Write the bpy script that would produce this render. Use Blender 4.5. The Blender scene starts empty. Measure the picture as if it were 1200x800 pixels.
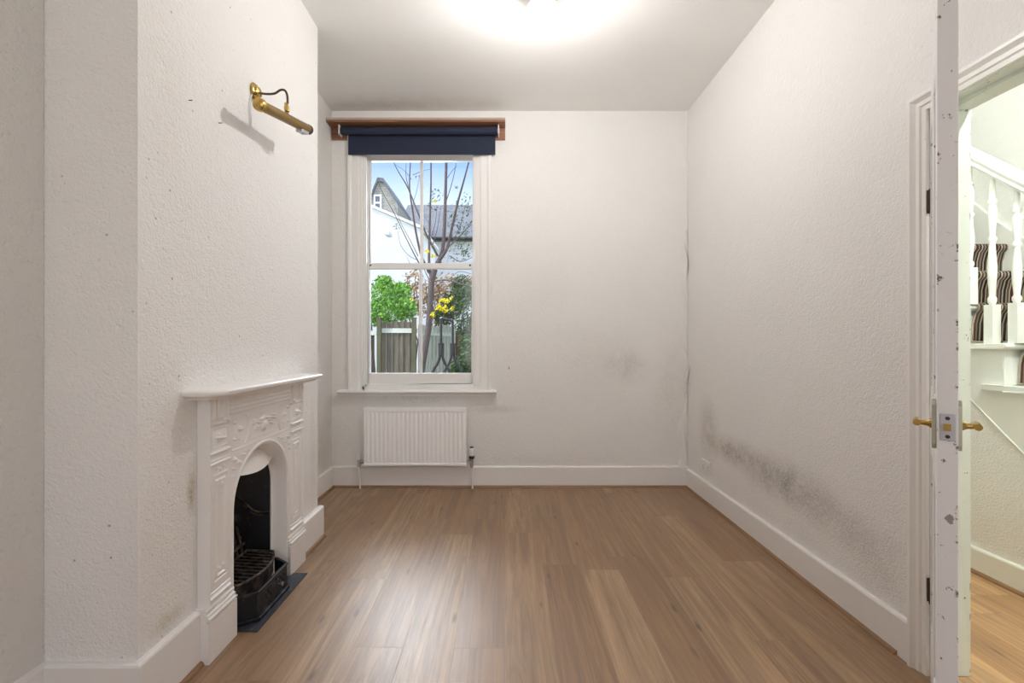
import bpy, bmesh, math, random
import numpy as np
from mathutils import Vector, Matrix
random.seed(7)
PI = math.pi
SC = bpy.context.scene
COL = SC.collection

# ---------------------------------------------------------------- camera
F = 540.0                      # focal length in pixels of a 1200 px wide frame
CAMZ = 1.15
cd = bpy.data.cameras.new('camera'); cam = bpy.data.objects.new('camera', cd); COL.objects.link(cam)
cam.location = (0, 0, CAMZ); cam.rotation_euler = (PI/2, 0, 0)
cd.sensor_width = 36; cd.lens = 36*F/1200; cd.shift_x = 8/1200; cd.shift_y = 2/1200
cd.clip_start = .02; cd.clip_end = 200
SC.camera = cam
# ---------------------------------------------------------------- light levels
EXPOSURE = 1.38
BULB_W = 300.0                  # emission of the pendant bulb
HALL_W = 290.0
SKY = .60
SC.view_settings.view_transform = 'Standard'; SC.view_settings.look = 'None'
SC.view_settings.exposure = EXPOSURE; SC.view_settings.gamma = 1
SC.view_settings.use_curve_mapping = False
SC.cycles.max_bounces = 14; SC.cycles.diffuse_bounces = 9; SC.cycles.transparent_max_bounces = 16
SC.cycles.sample_clamp_indirect = 6; SC.cycles.use_denoising = True
SC.cycles.caustics_reflective = False; SC.cycles.caustics_refractive = False

w = bpy.data.worlds.new('sky'); SC.world = w; w.use_nodes = True
nt = w.node_tree; bg = nt.nodes['Background']
tc = nt.nodes.new('ShaderNodeTexCoord'); sx = nt.nodes.new('ShaderNodeSeparateXYZ')
cr = nt.nodes.new('ShaderNodeValToRGB')
nt.links.new(tc.outputs['Generated'], sx.inputs[0]); nt.links.new(sx.outputs['Z'], cr.inputs[0])
nt.links.new(cr.outputs[0], bg.inputs[0]); bg.inputs[1].default_value = SKY
e = cr.color_ramp.elements
e[0].position = 0.0; e[0].color = (.95, .97, 1, 1)
e[1].position = 0.26; e[1].color = (.74, .84, 1, 1)
e.new(.36).color = (.30, .47, .92, 1); e.new(.5).color = (.35, .5, .92, 1); e.new(1).color = (2.2, 2.3, 2.45, 1)
sun = bpy.data.lights.new('sun', 'SUN'); sun.energy = 1.3; sun.angle = .12; sun.color = (1, .97, .92)
so = bpy.data.objects.new('sun', sun); COL.objects.link(so); so.rotation_euler = Vector((-.8, -.42, .62)).to_track_quat('Z', 'Y').to_euler()
def area_light(name, loc, rot, sx_, sy_, power, color):
    l = bpy.data.lights.new(name, 'AREA'); l.shape = 'RECTANGLE'; l.size = sx_; l.size_y = sy_
    l.energy = power; l.color = color
    o = bpy.data.objects.new(name, l); COL.objects.link(o); o.location = loc; o.rotation_euler = rot
    return o
# area lamps added for daylight and floor glare in front, fill behind the viewer
area_light('daylight_glare_lamp', (-1.3, 5.7, 2.42), (-PI/2-.1, 0, -.12), 1.3, 1.5, 56, (.93, .96, 1))
area_light('rear_fill_lamp', (-.1, -2.28, 1.6), (PI/2, 0, 0), 1.5, 1.7, 5.5, (1, .97, .93))

# ---------------------------------------------------------------- helpers
def at(px, py, Y):
    return Vector(((px-592)*Y/F, Y, CAMZ-(py-402)*Y/F))
def pt(o, label=None, cat=None, group=None, kind=None):
    if label: o['label'] = label
    if cat: o['category'] = cat
    if group: o['group'] = group
    if kind: o['kind'] = kind
    return o
def empty(name, loc, label, cat, group=None):
    o = bpy.data.objects.new(name, None); COL.objects.link(o); o.location = loc
    o.empty_display_size = .1
    return pt(o, label, cat, group)
def ob(name, bm, m, parent=None, smooth=False, bevel=0, seg=2, weld=True):
    if weld: bmesh.ops.remove_doubles(bm, verts=bm.verts, dist=1e-6)
    bmesh.ops.recalc_face_normals(bm, faces=bm.faces)
    me = bpy.data.meshes.new(name); bm.to_mesh(me); bm.free()
    me.materials.append(m)
    if smooth is True:
        me.polygons.foreach_set('use_smooth', [True]*len(me.polygons))
    elif smooth:
        me.polygons.foreach_set('use_smooth', [True]*len(me.polygons))
        me.set_sharp_from_angle(angle=smooth)
    o = bpy.data.objects.new(name, me); COL.objects.link(o)
    if parent:
        o.parent = parent
        off = Vector(parent.location)
        p = parent.parent
        while p: off += Vector(p.location); p = p.parent
        me.transform(Matrix.Translation(-off))
    if bevel:
        md = o.modifiers.new('bevel', 'BEVEL'); md.width = bevel; md.segments = seg
        md.limit_method = 'ANGLE'; md.angle_limit = .6
    return o
def B(): return bmesh.new()
def box(bm, x0, x1, y0, y1, z0, z1, mat=None):
    vs = [Vector(p) for p in ((x0,y0,z0),(x1,y0,z0),(x1,y1,z0),(x0,y1,z0),(x0,y0,z1),(x1,y0,z1),(x1,y1,z1),(x0,y1,z1))]
    if mat: vs = [mat @ v for v in vs]
    v = [bm.verts.new(p) for p in vs]
    for f in ((0,3,2,1),(4,5,6,7),(0,1,5,4),(1,2,6,5),(2,3,7,6),(3,0,4,7)): bm.faces.new([v[i] for i in f])
def tube(bm, pts, r, n=10, caps=True):
    pts = [Vector(p) for p in pts]
    rs = r if isinstance(r, (list, tuple)) else [r]*len(pts)
    up = None; rings = []
    for i, p in enumerate(pts):
        a = pts[max(0, i-1)]; b = pts[min(len(pts)-1, i+1)]
        d = (b-a).normalized()
        if up is None: up = Vector((0,0,1)) if abs(d.z) < .9 else Vector((1,0,0))
        s = d.cross(up).normalized(); up = s.cross(d).normalized()
        rings.append([bm.verts.new(p+rs[i]*(math.cos(2*PI*k/n)*s+math.sin(2*PI*k/n)*up)) for k in range(n)])
    for a, b in zip(rings, rings[1:]):
        for k in range(n): bm.faces.new((a[k], a[(k+1)%n], b[(k+1)%n], b[k]))
    if caps:
        bm.faces.new(rings[0]); bm.faces.new(rings[-1])
def lathe(bm, prof, c, axis=(0,0,1), n=20):
    """prof: (radius, height along axis)"""
    q = Vector((0,0,1)).rotation_difference(Vector(axis).normalized()); c = Vector(c)
    rings = []
    for r, h in prof:
        r = max(r, 1e-5)
        rings.append([bm.verts.new(c + q @ Vector((r*math.cos(2*PI*k/n), r*math.sin(2*PI*k/n), h))) for k in range(n)])
    for a, b in zip(rings, rings[1:]):
        for k in range(n): bm.faces.new((a[k], a[(k+1)%n], b[(k+1)%n], b[k]))
    bm.faces.new(rings[0]); bm.faces.new(rings[-1])
def prism(bm, poly, vec):
    vec = Vector(vec)
    a = [bm.verts.new(Vector(p)) for p in poly]; b = [bm.verts.new(Vector(p)+vec) for p in poly]
    n = len(a); bm.faces.new(a); bm.faces.new(b[::-1])
    for k in range(n): bm.faces.new((a[k], a[(k+1)%n], b[(k+1)%n], b[k]))
def run(bm, prof, a, b, nrm):
    """straight moulding: prof = closed polygon of (out, z) extruded from a to b"""
    nrm = Vector(nrm); a = Vector(a); b = Vector(b)
    prism(bm, [a + nrm*o + Vector((0,0,z)) for o, z in prof], b-a)
def casing(bm, prof, pts, dirs, nrm):
    """mitred moulding: prof = open line (w outward, d protruding) swept along pts"""
    nrm = Vector(nrm)
    rows = [[bm.verts.new(Vector(p)+Vector(d)*w_+nrm*t) for w_, t in prof] for p, d in zip(pts, dirs)]
    for a, b in zip(rows, rows[1:]):
        for k in range(len(prof)-1): bm.faces.new((a[k], a[k+1], b[k+1], b[k]))
    bm.faces.new(rows[0]); bm.faces.new(rows[-1])
def smoothline(pts, sub=6):
    pts = [Vector(p) for p in pts]; out = []
    for i in range(len(pts)-1):
        p0 = pts[max(0,i-1)]; p1 = pts[i]; p2 = pts[i+1]; p3 = pts[min(len(pts)-1,i+2)]
        for k in range(sub):
            t = k/sub
            out.append(.5*((2*p1)+(p2-p0)*t+(2*p0-5*p1+4*p2-p3)*t*t+(3*p1-p0-3*p2+p3)*t**3))
    out.append(pts[-1]); return out

# ---------------------------------------------------------------- materials
class NT:
    def __init__(s, name):
        s.m = bpy.data.materials.new(name); s.m.use_nodes = True; s.t = s.m.node_tree
        s.b = s.t.nodes['Principled BSDF']; s.out = s.t.nodes['Material Output']
    def n(s, typ, **k):
        x = s.t.nodes.new(typ)
        for a, v in k.items(): setattr(x, a, v)
        return x
    def set(s, sock, v):
        if isinstance(v, bpy.types.NodeSocket): s.t.links.new(v, sock)
        else:
            try: sock.default_value = v
            except Exception: sock.default_value = (*v, 1)
    def math(s, op, a, b=None, c=None, clamp=False):
        x = s.n('ShaderNodeMath', operation=op); x.use_clamp = clamp; s.set(x.inputs[0], a)
        if b is not None: s.set(x.inputs[1], b)
        if c is not None: s.set(x.inputs[2], c)
        return x.outputs[0]
    def vmath(s, op, a, b=None):
        x = s.n('ShaderNodeVectorMath', operation=op); s.set(x.inputs[0], a)
        if b is not None: s.set(x.inputs[1], b)
        return x.outputs[1] if op in ('LENGTH', 'DISTANCE') else x.outputs[0]
    def noise(s, vec, scale, detail=3, rough=.55, dist=0):
        x = s.n('ShaderNodeTexNoise'); s.set(x.inputs['Vector'], vec); x.inputs['Scale'].default_value = scale
        x.inputs['Detail'].default_value = detail; x.inputs['Roughness'].default_value = rough
        x.inputs['Distortion'].default_value = dist
        return x.outputs[0]
    def vor(s, vec, scale, feat='F1', rnd=1):
        x = s.n('ShaderNodeTexVoronoi', feature=feat); s.set(x.inputs['Vector'], vec)
        x.inputs['Scale'].default_value = scale; x.inputs['Randomness'].default_value = rnd
        return x.outputs['Distance']
    def mix(s, f, a, b, typ='MIX'):
        x = s.n('ShaderNodeMix', data_type='RGBA', blend_type=typ)
        s.set(x.inputs[0], f); s.set(x.inputs[6], a); s.set(x.inputs[7], b); return x.outputs[2]
    def rng(s, v, a, b, c=0, d=1, smooth=False):
        x = s.n('ShaderNodeMapRange'); x.interpolation_type = 'SMOOTHSTEP' if smooth else 'LINEAR'
        s.set(x.inputs[0], v); x.inputs[1].default_value = a; x.inputs[2].default_value = b
        x.inputs[3].default_value = c; x.inputs[4].default_value = d; return x.outputs[0]
    def pos(s): return s.n('ShaderNodeNewGeometry').outputs['Position']
    def bump(s, h, strength, dist, nrm=None):
        x = s.n('ShaderNodeBump'); s.set(x.inputs['Height'], h); x.inputs['Strength'].default_value = strength
        x.inputs['Distance'].default_value = dist
        if nrm is not None: s.set(x.inputs['Normal'], nrm)
        return x.outputs[0]
    def col(s, c, rough=.5, metal=0, spec=.5):
        s.set(s.b.inputs['Base Color'], c if isinstance(c, bpy.types.NodeSocket) else (*c, 1))
        s.set(s.b.inputs['Roughness'], rough); s.b.inputs['Metallic'].default_value = metal
        s.b.inputs['Specular IOR Level'].default_value = spec
        return s

def paint(name, c, rough=.45, edge=None, patch=None, chips=0, chipcol=(.12,.10,.08), bump=.15, dirt=.04, scale=9, spec=.4):
    k = NT(name); p = k.pos()
    n = k.noise(p, 3, 4); cc = k.mix(k.rng(n, .45, .75, 0, dirt*6), (*c,1), tuple(x*.88 for x in c)+(1,))
    if chips:
        m1 = k.rng(k.noise(p, 38, 5, .7), chips, chips+.02)
        cc = k.mix(m1, cc, (*chipcol, 1))
    if edge:      # worn arris: chips that follow one vertical edge
        d = k.vmath('LENGTH', k.vmath('MULTIPLY', k.vmath('SUBTRACT', p, edge), (1,1,0)))
        f = k.math('MULTIPLY', k.rng(d, .002, .0060, 1, 0), k.rng(k.noise(p, 17, 6, .75), .57, .60))
        cc = k.mix(f, cc, (.17,.13,.09, 1))
    if patch:     # one larger knocked off flake
        d = k.vmath('LENGTH', k.vmath('DIVIDE', k.vmath('SUBTRACT', p, patch), (.010,.010,.017)))
        cc = k.mix(k.rng(k.math('ADD', d, k.math('MULTIPLY', k.noise(p, 90, 3), 1.2)), 1.25, 1.35, 1, 0), cc, (.30,.28,.25, 1))
    k.col(cc, rough, 0, spec)
    k.set(k.b.inputs['Normal'], k.bump(k.noise(p, 60, 3), bump, .002))
    return k.m

def wallpaper(name, base, specks=.0, stains_shade=(), rough=.75, depth=.0035, grey=(.42,.40,.37)):
    k = NT(name); p = k.pos()
    big = k.noise(p, 1.3, 4, .6)
    c = k.mix(k.rng(big, .42, .72, 0, .35, True), (*base, 1), tuple(x*.94 for x in base)+(1,))
    for (cx, cy, cz, rx, ry, rz, amt, scol) in stains_shade:
        d = k.vmath('LENGTH', k.vmath('DIVIDE', k.vmath('SUBTRACT', p, (cx, cy, cz)), (rx, ry, rz)))
        f = k.rng(d, 0, 1, 1, 0, True)
        g = k.math('MULTIPLY', k.rng(k.noise(p, 9, 6, .72), .30, .68, .25, 1), k.rng(k.noise(p, 85, 3, .6), .35, .62, .55, 1.25))
        c = k.mix(k.math('MULTIPLY', k.math('MULTIPLY', f, g), amt), c, (*scol, 1))
    if specks:
        v = k.vor(p, 17); v2 = k.noise(p, 4.1, 2)
        s1 = k.math('MULTIPLY', k.rng(v, .045, .085, 1, 0), k.rng(v2, .45, .55))
        c = k.mix(k.math('MULTIPLY', s1, specks), c, (.33,.27,.2,1))
    k.col(c, rough, 0, .25)
    h = k.math('ADD', k.noise(p, 75, 3, .6), k.math('MULTIPLY', k.rng(k.vor(p, 120), 0, .6), .35))
    h = k.math('ADD', h, k.math('MULTIPLY', k.noise(p, 18, 2), .8))
    h = k.math('SUBTRACT', h, k.math('MULTIPLY', k.rng(k.noise(p, 48, 2, .5), .60, .68, 0, 1), .35))
    k.set(k.b.inputs['Normal'], k.bump(h, .75, depth))
    return k.m

WALL = (.825, .815, .80)
M = {}
mould = (.27, .24, .20)
M['wall_right'] = wallpaper('textured wallpaper right', (.825,.812,.795), .2, (
    (1.47, 2.45, .42, .3, .62, .17, .72, mould), (1.47, 2.95, .45, .3, .50, .13, .75, (.28,.23,.17)),
    (1.47, 2.0, .36, .3, .45, .13, .45, mould), (1.47, 3.33, .52, .3, .22, .32, .55, (.36,.29,.2)),
    (1.47, 1.8, .25, .3, .25, .12, .25, mould)))
M['wall_back'] = wallpaper('textured wallpaper back', WALL, .12, (
    (.98, 3.7, .96, .26, .3, .20, .32, mould), (.72, 3.7, 1.05, .5, .3, .42, .16, (.45,.38,.3)),
    (1.35, 3.7, .75, .25, .3, .7, .22, (.45,.38,.3)), (.45, 3.7, .18, .9, .3, .14, .2, (.5,.43,.36)),
    (-.69, 3.7, .72, .62, .3, .09, .35, mould), (-.1, 3.7, .62, .35, .3, .05, .3, mould)))
M['wall_breast'] = wallpaper('textured wallpaper chimney', (.825,.812,.795), .8, (
    (-1.11, 1.63, .63, .2, .035, .13, .85, (.36,.28,.13)), (-1.11, 1.52, .24, .2, .1, .05, .6, (.45,.36,.2)),
    (-1.11, 1.47, .5, .2, .2, .5, .09, (.5,.44,.3)), (-1.11, 1.6, .9, .2, .16, .1, .14, (.5,.43,.34)),
    (-1.11, 2.66, .5, .2, .06, .5, .3, (.5,.45,.38)), (-1.11, 1.50, 1.95, .2, .2, .4, .2, (.55,.47,.38))), depth=.004)
M['wall_left'] = wallpaper('textured wallpaper left', (.74,.725,.70), .25, ((-1.4, 3.5, .35, .3, .3, .4, .35, (.45,.38,.3)),), depth=.0045)
M['wall_plain'] = wallpaper('plain rear wallpaper', (.82,.79,.76))
M['hall_wall'] = wallpaper('green lit hall paint', (.83,.84,.805), .1, depth=.004)  # slight green of the hall light mixed into the wall colour
M['ceiling'] = wallpaper('ceiling emulsion', (.86,.855,.84), 0, ((-.85, 3.6, 3.01, .95, .22, .3, .45, (.42,.38,.33)),), depth=.001)  # dark band is the pelmet board's shadow painted into the ceiling colour
M['gloss'] = paint('white gloss woodwork', (.84,.82,.795), .32, chips=.70)
M['skirt'] = paint('white skirting gloss', (.83,.81,.79), .35, chips=.715)
M['window'] = paint('window gloss', (.84,.83,.815), .3, dirt=.03)
M['door'] = paint('chipped door gloss', (.76,.745,.74), .35, chips=.63, chipcol=(.16,.13,.10), edge=(.9795,.9965,0), patch=(.968,1.004,.765))
M['jamb'] = paint('green lit hall gloss', (.74,.79,.72), .35, chips=.66, chipcol=(.12,.10,.08), edge=(1.607,1.588,0))  # greenish cast of the hall light put into the paint; chips are wear
M['stairwhite'] = paint('stair gloss', (.82,.845,.80), .28)
M['rad'] = paint('radiator enamel', (.93,.93,.93), .3, dirt=0)
M['cast_white'] = paint('painted cast iron', (.84,.82,.80), .34, chips=.74, chipcol=(.2,.16,.12), bump=.25)
k = NT('black cast iron'); p = k.pos(); n = k.noise(p, 14, 6, .7)
k.col(k.mix(k.rng(n, .55, .8), (.012,.013,.017,1), (.11,.10,.10,1)), .42, .35)
k.set(k.b.inputs['Normal'], k.bump(k.noise(p, 90, 4), .4, .002)); M['iron'] = k.m
k = NT('rusty grate iron'); p = k.pos(); n = k.noise(p, 26, 6, .7)
k.col(k.mix(k.rng(n, .45, .72), (.02,.018,.018,1), (.20,.13,.09,1)), .6, .3)
k.set(k.b.inputs['Normal'], k.bump(k.noise(p, 90, 4), .5, .002)); M['grate'] = k.m
k = NT('dark slate hearth'); p = k.pos()
k.col(k.mix(k.rng(k.noise(p, 60, 6, .8), .55, .8), (.022,.026,.036,1), (.20,.22,.25,1)), .5)
k.set(k.b.inputs['Normal'], k.bump(k.noise(p, 70, 4), .3, .002)); M['slate_hearth'] = k.m
k = NT('aged brass'); p = k.pos()
k.col(k.mix(k.rng(k.noise(p, 30, 4), .4, .7), (.58,.38,.10,1), (.36,.24,.09,1)), .27, 1); M['brass'] = k.m
M['brass_dull'] = NT('dull brass tube').col((.30,.195,.08), .32, 1).m
M['bronze'] = NT('dark bronze').col((.10,.07,.05), .4, .8).m
M['steel'] = NT('brushed steel').col((.48,.48,.50), .35, 1).m
M['plateside'] = NT('weathered plate').col((.50,.50,.40), .4, .6).m
M['plastic'] = NT('white plastic').col((.82,.81,.79), .35).m
M['copper_white'] = NT('white painted pipe').col((.8,.79,.77), .35).m
M['blackplastic'] = NT('black plastic').col((.02,.02,.025), .4).m
k = NT('navy blind cloth'); p = k.pos()
k.col(k.mix(k.noise(p, 160, 2), (.012,.017,.040,1), (.022,.030,.060,1)), .85)
k.set(k.b.inputs['Normal'], k.bump(k.noise(p, 500, 2), .3, .001)); M['blind'] = k.m
def wood(name, c1, c2, axis, rough=.5):
    k = NT(name); p = k.pos()
    sc = [28, 28, 28]; sc[axis] = 2
    v = k.vmath('MULTIPLY', p, tuple(sc))
    k.col(k.mix(k.rng(k.noise(v, 1.6, 5, .6, .4), .3, .7), (*c1, 1), (*c2, 1)), rough)
    return k.m
M['board'] = wood('reddish brown board', (.20,.085,.05), (.36,.18,.10), 0)
M['boardtop'] = wood('pale worn board edge', (.55,.46,.38), (.40,.30,.24), 0, .7)
M['bead'] = wood('brown laminate beading', (.22,.12,.06), (.32,.19,.10), 1)
M['bead_x'] = wood('brown laminate beading across', (.22,.12,.06), (.32,.19,.10), 0)

def floor_mat(name, tint=(1,1,1)):
    k = NT(name); p = k.pos(); s = k.n('ShaderNodeSeparateXYZ'); k.set(s.inputs[0], p)
    W, L = .1925, 1.28
    u = k.math('DIVIDE', k.math('ADD', s.outputs[0], 20*W), W); ui = k.math('FLOOR', u)
    wn = k.n('ShaderNodeTexWhiteNoise', noise_dimensions='1D'); k.set(wn.inputs['W'], ui)
    v = k.math('ADD', k.math('DIVIDE', k.math('ADD', s.outputs[1], 10), L), wn.outputs['Value']); vi = k.math('FLOOR', v)
    cb = k.n('ShaderNodeCombineXYZ'); k.set(cb.inputs[0], ui); k.set(cb.inputs[1], vi)
    w2 = k.n('ShaderNodeTexWhiteNoise', noise_dimensions='2D'); k.set(w2.inputs['Vector'], cb.outputs[0])
    r = w2.outputs['Value']; rc = w2.outputs['Color']
    off = k.vmath('MULTIPLY', rc, (7, 9, 5))
    q = k.vmath('ADD', p, off)
    g1 = k.noise(k.vmath('MULTIPLY', q, (9, .42, 1)), 1.5, 8, .66, 1.8)      # cathedral grain
    g2 = k.noise(k.vmath('MULTIPLY', q, (240, 4, 1)), 1.4, 3, .6, .2)       # fine pores
    g3 = k.noise(k.vmath('MULTIPLY', q, (60, .6, 1)), 1.5, 6, .66, .5)
    base = k.mix(r, (.305,.172,.080,1), (.450,.290,.155,1))
    c = k.mix(k.rng(g1, .42, .62, .0, .70), base, (.185,.105,.058,1))
    c = k.mix(k.rng(g3, .50, .66, .0, .42), c, (.15,.085,.046,1))
    c = k.mix(k.rng(g2, .45, .68, .0, .28), c, (.17,.10,.06,1))
    rg = k.math('SINE', k.math('MULTIPLY', k.noise(k.vmath('MULTIPLY', q, (5.5, .45, 1)), 1.3, 3, .5, .6), 95))
    c = k.mix(k.math('MULTIPLY', k.rng(rg, .1, 1, 0, .38), k.rng(k.noise(k.vmath('MULTIPLY', q, (3, .8, 1)), 1.2, 2), .42, .6)), c, (.15,.085,.046,1))
    kv = k.vor(k.vmath('MULTIPLY', q, (5.5, 1.6, 1)), 1.7)
    kn = k.rng(k.math('ADD', kv, k.math('MULTIPLY', k.noise(k.vmath('MULTIPLY', q, (40, 12, 1)), 1, 3), .12)), .06, .20, 1, 0, True)
    c = k.mix(k.math('MULTIPLY', kn, .8), c, (.07,.038,.022,1))
    fu = k.math('FRACT', u); fv = k.math('FRACT', v)
    eu = k.math('MINIMUM', fu, k.math('SUBTRACT', 1, fu)); ev = k.math('MINIMUM', fv, k.math('SUBTRACT', 1, fv))
    seam = k.math('MAXIMUM', k.rng(eu, .0, .008, 1, 0), k.rng(ev, .0, .0014, 1, 0))
    c = k.mix(k.math('MULTIPLY', seam, .5), c, (.10,.06,.035,1))
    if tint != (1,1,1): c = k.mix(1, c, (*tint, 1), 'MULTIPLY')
    k.col(c, k.rng(g2, .3, .7, .33, .42), 0, .5)
    k.b.inputs['Coat Weight'].default_value = .45; k.b.inputs['Coat Roughness'].default_value = .55; k.b.inputs['Coat IOR'].default_value = 1.6
    tilt = k.vmath('MULTIPLY', k.vmath('SUBTRACT', rc, (.5,.5,.5)), (.045, .016, 0))
    nn = k.vmath('NORMALIZE', k.vmath('ADD', k.n('ShaderNodeNewGeometry').outputs['Normal'], tilt))
    h = k.math('SUBTRACT', k.math('MULTIPLY', g2, .3), seam)
    k.set(k.b.inputs['Normal'], k.bump(h, .25, .0012, nn))
    return k.m
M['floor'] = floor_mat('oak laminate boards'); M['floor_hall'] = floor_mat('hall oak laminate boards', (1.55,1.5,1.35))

k = NT('window glass'); t_ = k.n('ShaderNodeBsdfTransparent'); g_ = k.n('ShaderNodeBsdfGlossy'); g_.inputs['Roughness'].default_value = .02
fr = k.n('ShaderNodeFresnel'); fr.inputs[0].default_value = 1.45; mx = k.n('ShaderNodeMixShader')
t_.inputs[0].default_value = (.97,.98,.98,1)
k.t.links.new(k.math('MULTIPLY', fr.outputs[0], .6), mx.inputs[0]); k.t.links.new(t_.outputs[0], mx.inputs[1]); k.t.links.new(g_.outputs[0], mx.inputs[2])
k.t.links.new(mx.outputs[0], k.out.inputs[0]); M['glass'] = k.m
def emit(name, c, s):
    k = NT(name); k.col((1,1,1), .5); k.b.inputs['Emission Color'].default_value = (*c, 1); k.b.inputs['Emission Strength'].default_value = s
    return k.m
# carpet: stripes that run down the stairs
k = NT('striped stair carpet'); p = k.pos(); s = k.n('ShaderNodeSeparateXYZ'); k.set(s.inputs[0], p)
x = k.math('ADD', s.outputs[0], k.math('MULTIPLY', k.noise(p, 25, 2), .004))
f = k.math('FRACT', k.math('DIVIDE', x, .118))
r_ = k.n('ShaderNodeValToRGB'); k.set(r_.inputs[0], f); r_.color_ramp.interpolation = 'CONSTANT'
cols = [(0,(.035,.022,.02)),(.12,(.33,.28,.20)),(.17,(.10,.08,.07)),(.27,(.42,.37,.28)),(.33,(.075,.022,.022)),(.46,(.22,.20,.17)),
        (.53,(.03,.025,.025)),(.62,(.45,.40,.31)),(.68,(.12,.06,.05)),(.78,(.25,.22,.18)),(.84,(.04,.03,.03)),(.93,(.36,.32,.24))]
el = r_.color_ramp.elements
el[0].position = 0; el[0].color = (*cols[0][1], 1); el[1].position = cols[1][0]; el[1].color = (*cols[1][1], 1)
for a, c in cols[2:]: el.new(a).color = (*c, 1)
k.col(r_.outputs[0], .95, 0, .1); k.set(k.b.inputs['Normal'], k.bump(k.noise(p, 300, 2), .6, .003)); M['carpet'] = k.m
# garden materials
def plain(name, c, rough=.8, var=.3, scale=6, bump=0):
    k = NT(name); p = k.pos()
    k.col(k.mix(k.noise(p, scale, 5, .6), tuple(v*(1-var) for v in c)+(1,), tuple(min(1, v*(1+var)) for v in c)+(1,)), rough)
    if bump: k.set(k.b.inputs['Normal'], k.bump(k.noise(p, scale*4, 4), .6, bump))
    return k.m
def leafmat(name, c, var=.5):
    k = NT(name); oi = k.n('ShaderNodeNewGeometry').outputs['Random Per Island']
    k.col(k.mix(oi, tuple(v*(1-var) for v in c)+(1,), tuple(min(1, v*(1+var)) for v in c)+(1,)), .55, 0, .3)
    k.b.inputs['Transmission Weight'].default_value = 0
    return k.m
M['lawn'] = plain('garden ground', (.10,.13,.05), .95, .4, 8, .02)
M['render_wall'] = plain('white rendered wall', (.95,.95,.95), .9, .02)
M['brick'] = None
k = NT('stock brick'); p = k.pos(); br = k.n('ShaderNodeTexBrick'); k.set(br.inputs['Vector'], k.vmath('MULTIPLY', k.n('ShaderNodeTexCoord').outputs['Object'], (1,1,1)))
mp = k.n('ShaderNodeMapping'); mp.inputs['Rotation'].default_value = (PI/2,0,0); k.set(mp.inputs[0], p); k.set(br.inputs['Vector'], mp.outputs[0])
br.inputs['Color1'].default_value = (.22,.22,.19,1); br.inputs['Color2'].default_value = (.33,.33,.28,1); br.inputs['Mortar'].default_value = (.5,.48,.43,1)
br.inputs['Scale'].default_value = 4.5; k.col(br.outputs[0], .9); M['brick'] = k.m
M['slates'] = None
k = NT('roof slates'); p = k.pos(); br = k.n('ShaderNodeTexBrick'); mp = k.n('ShaderNodeMapping'); mp.inputs['Rotation'].default_value = (PI/2,0,0)
k.set(mp.inputs[0], p); k.set(br.inputs['Vector'], mp.outputs[0]); br.inputs['Scale'].default_value = 3
br.inputs['Color1'].default_value = (.09,.10,.12,1); br.inputs['Color2'].default_value = (.15,.165,.185,1); br.inputs['Mortar'].default_value = (.2,.2,.22,1)
br.inputs['Mortar Size'].default_value = .012; k.col(br.outputs[0], .6); M['slates'] = k.m
M['bark'] = plain('grey bark', (.11,.085,.08), .9, .4, 14, .01)
M['fence_a'] = wood('weathered grey fence boards', (.11,.09,.065), (.22,.19,.14), 2, .9)
M['fence_b'] = wood('pale green grey fence boards', (.36,.38,.30), (.55,.56,.47), 2, .9)
M['fence_post'] = wood('mossy fence post', (.09,.085,.045), (.15,.14,.085), 2, .9)
M['fence_dark'] = wood('dark brown fence boards', (.09,.055,.04), (.15,.10,.07), 2, .9)
M['rail'] = wood('pale fence rail', (.42,.44,.38), (.55,.57,.5), 0, .9)
M['leaf_green'] = leafmat('bright green leaves', (.22,.46,.07), .6)
M['leaf_dark'] = leafmat('dark ivy leaves', (.065,.12,.04))
M['leaf_yellow'] = leafmat('yellow leaves', (.85,.70,.02), .2)
M['leaf_autumn'] = leafmat('brown autumn leaves', (.42,.27,.14), .4)
M['blackpaint'] = NT('black painted pipe').col((.012,.012,.016), .45).m

# ================================================================ setting
ZC = 3.013; YB = 3.699; XR = 1.466; XL = -1.392; XB = -1.11; YR = -2.2
YBR0, YBR1 = 1.392, 2.727
FC = 2.045                      # centre line of the fireplace
def struct(name, bm, m, **k):
    o = ob(name, bm, m, **k); o['kind'] = 'structure'; return o

b = B(); box(b, XL-.3, XR+.02, YR-.1, YB+.05, -.1, 0); struct('floor', b, M['floor'])
b = B(); box(b, XR+.02, 3.2, YR-.1, 4.6, -.1, -.001); struct('floor_hall', b, M['floor_hall'])
b = B(); box(b, XL-.3, XR+.141, YR-.1, YB+.3, ZC, ZC+.1); struct('ceiling', b, M['ceiling'])
b = B(); box(b, XR+.141, 3.3, YR-.1, 4.6, 3.4, 3.5); struct('ceiling_hall', b, M['ceiling'])
# back wall with the window opening
WX0, WX1, WZ0, WZ1 = -1.165, -.205, .76, 2.72
b = B()
for a in ((XL-.3, WX0, YB, YB+.3, -.3, ZC), (WX1, XR+.141, YB, YB+.3, -.3, ZC), (WX0, WX1, YB, YB+.3, -.3, WZ0), (WX0, WX1, YB, YB+.3, WZ1, ZC)): box(b, *a)
struct('wall_back', b, M['wall_back'])
# right wall with the doorway
DY0, DY1, DZ, DXO = .82, 1.59, 1.955, XR+.141
b = B()
for a in ((XR, DXO, DY1+.02, YB, 0, ZC), (XR, DXO, YR, DY0-.02, 0, ZC), (XR, DXO, DY0-.02, DY1+.02, DZ+.02, ZC)): box(b, *a)
struct('wall_right', b, M['wall_right'])
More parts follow.
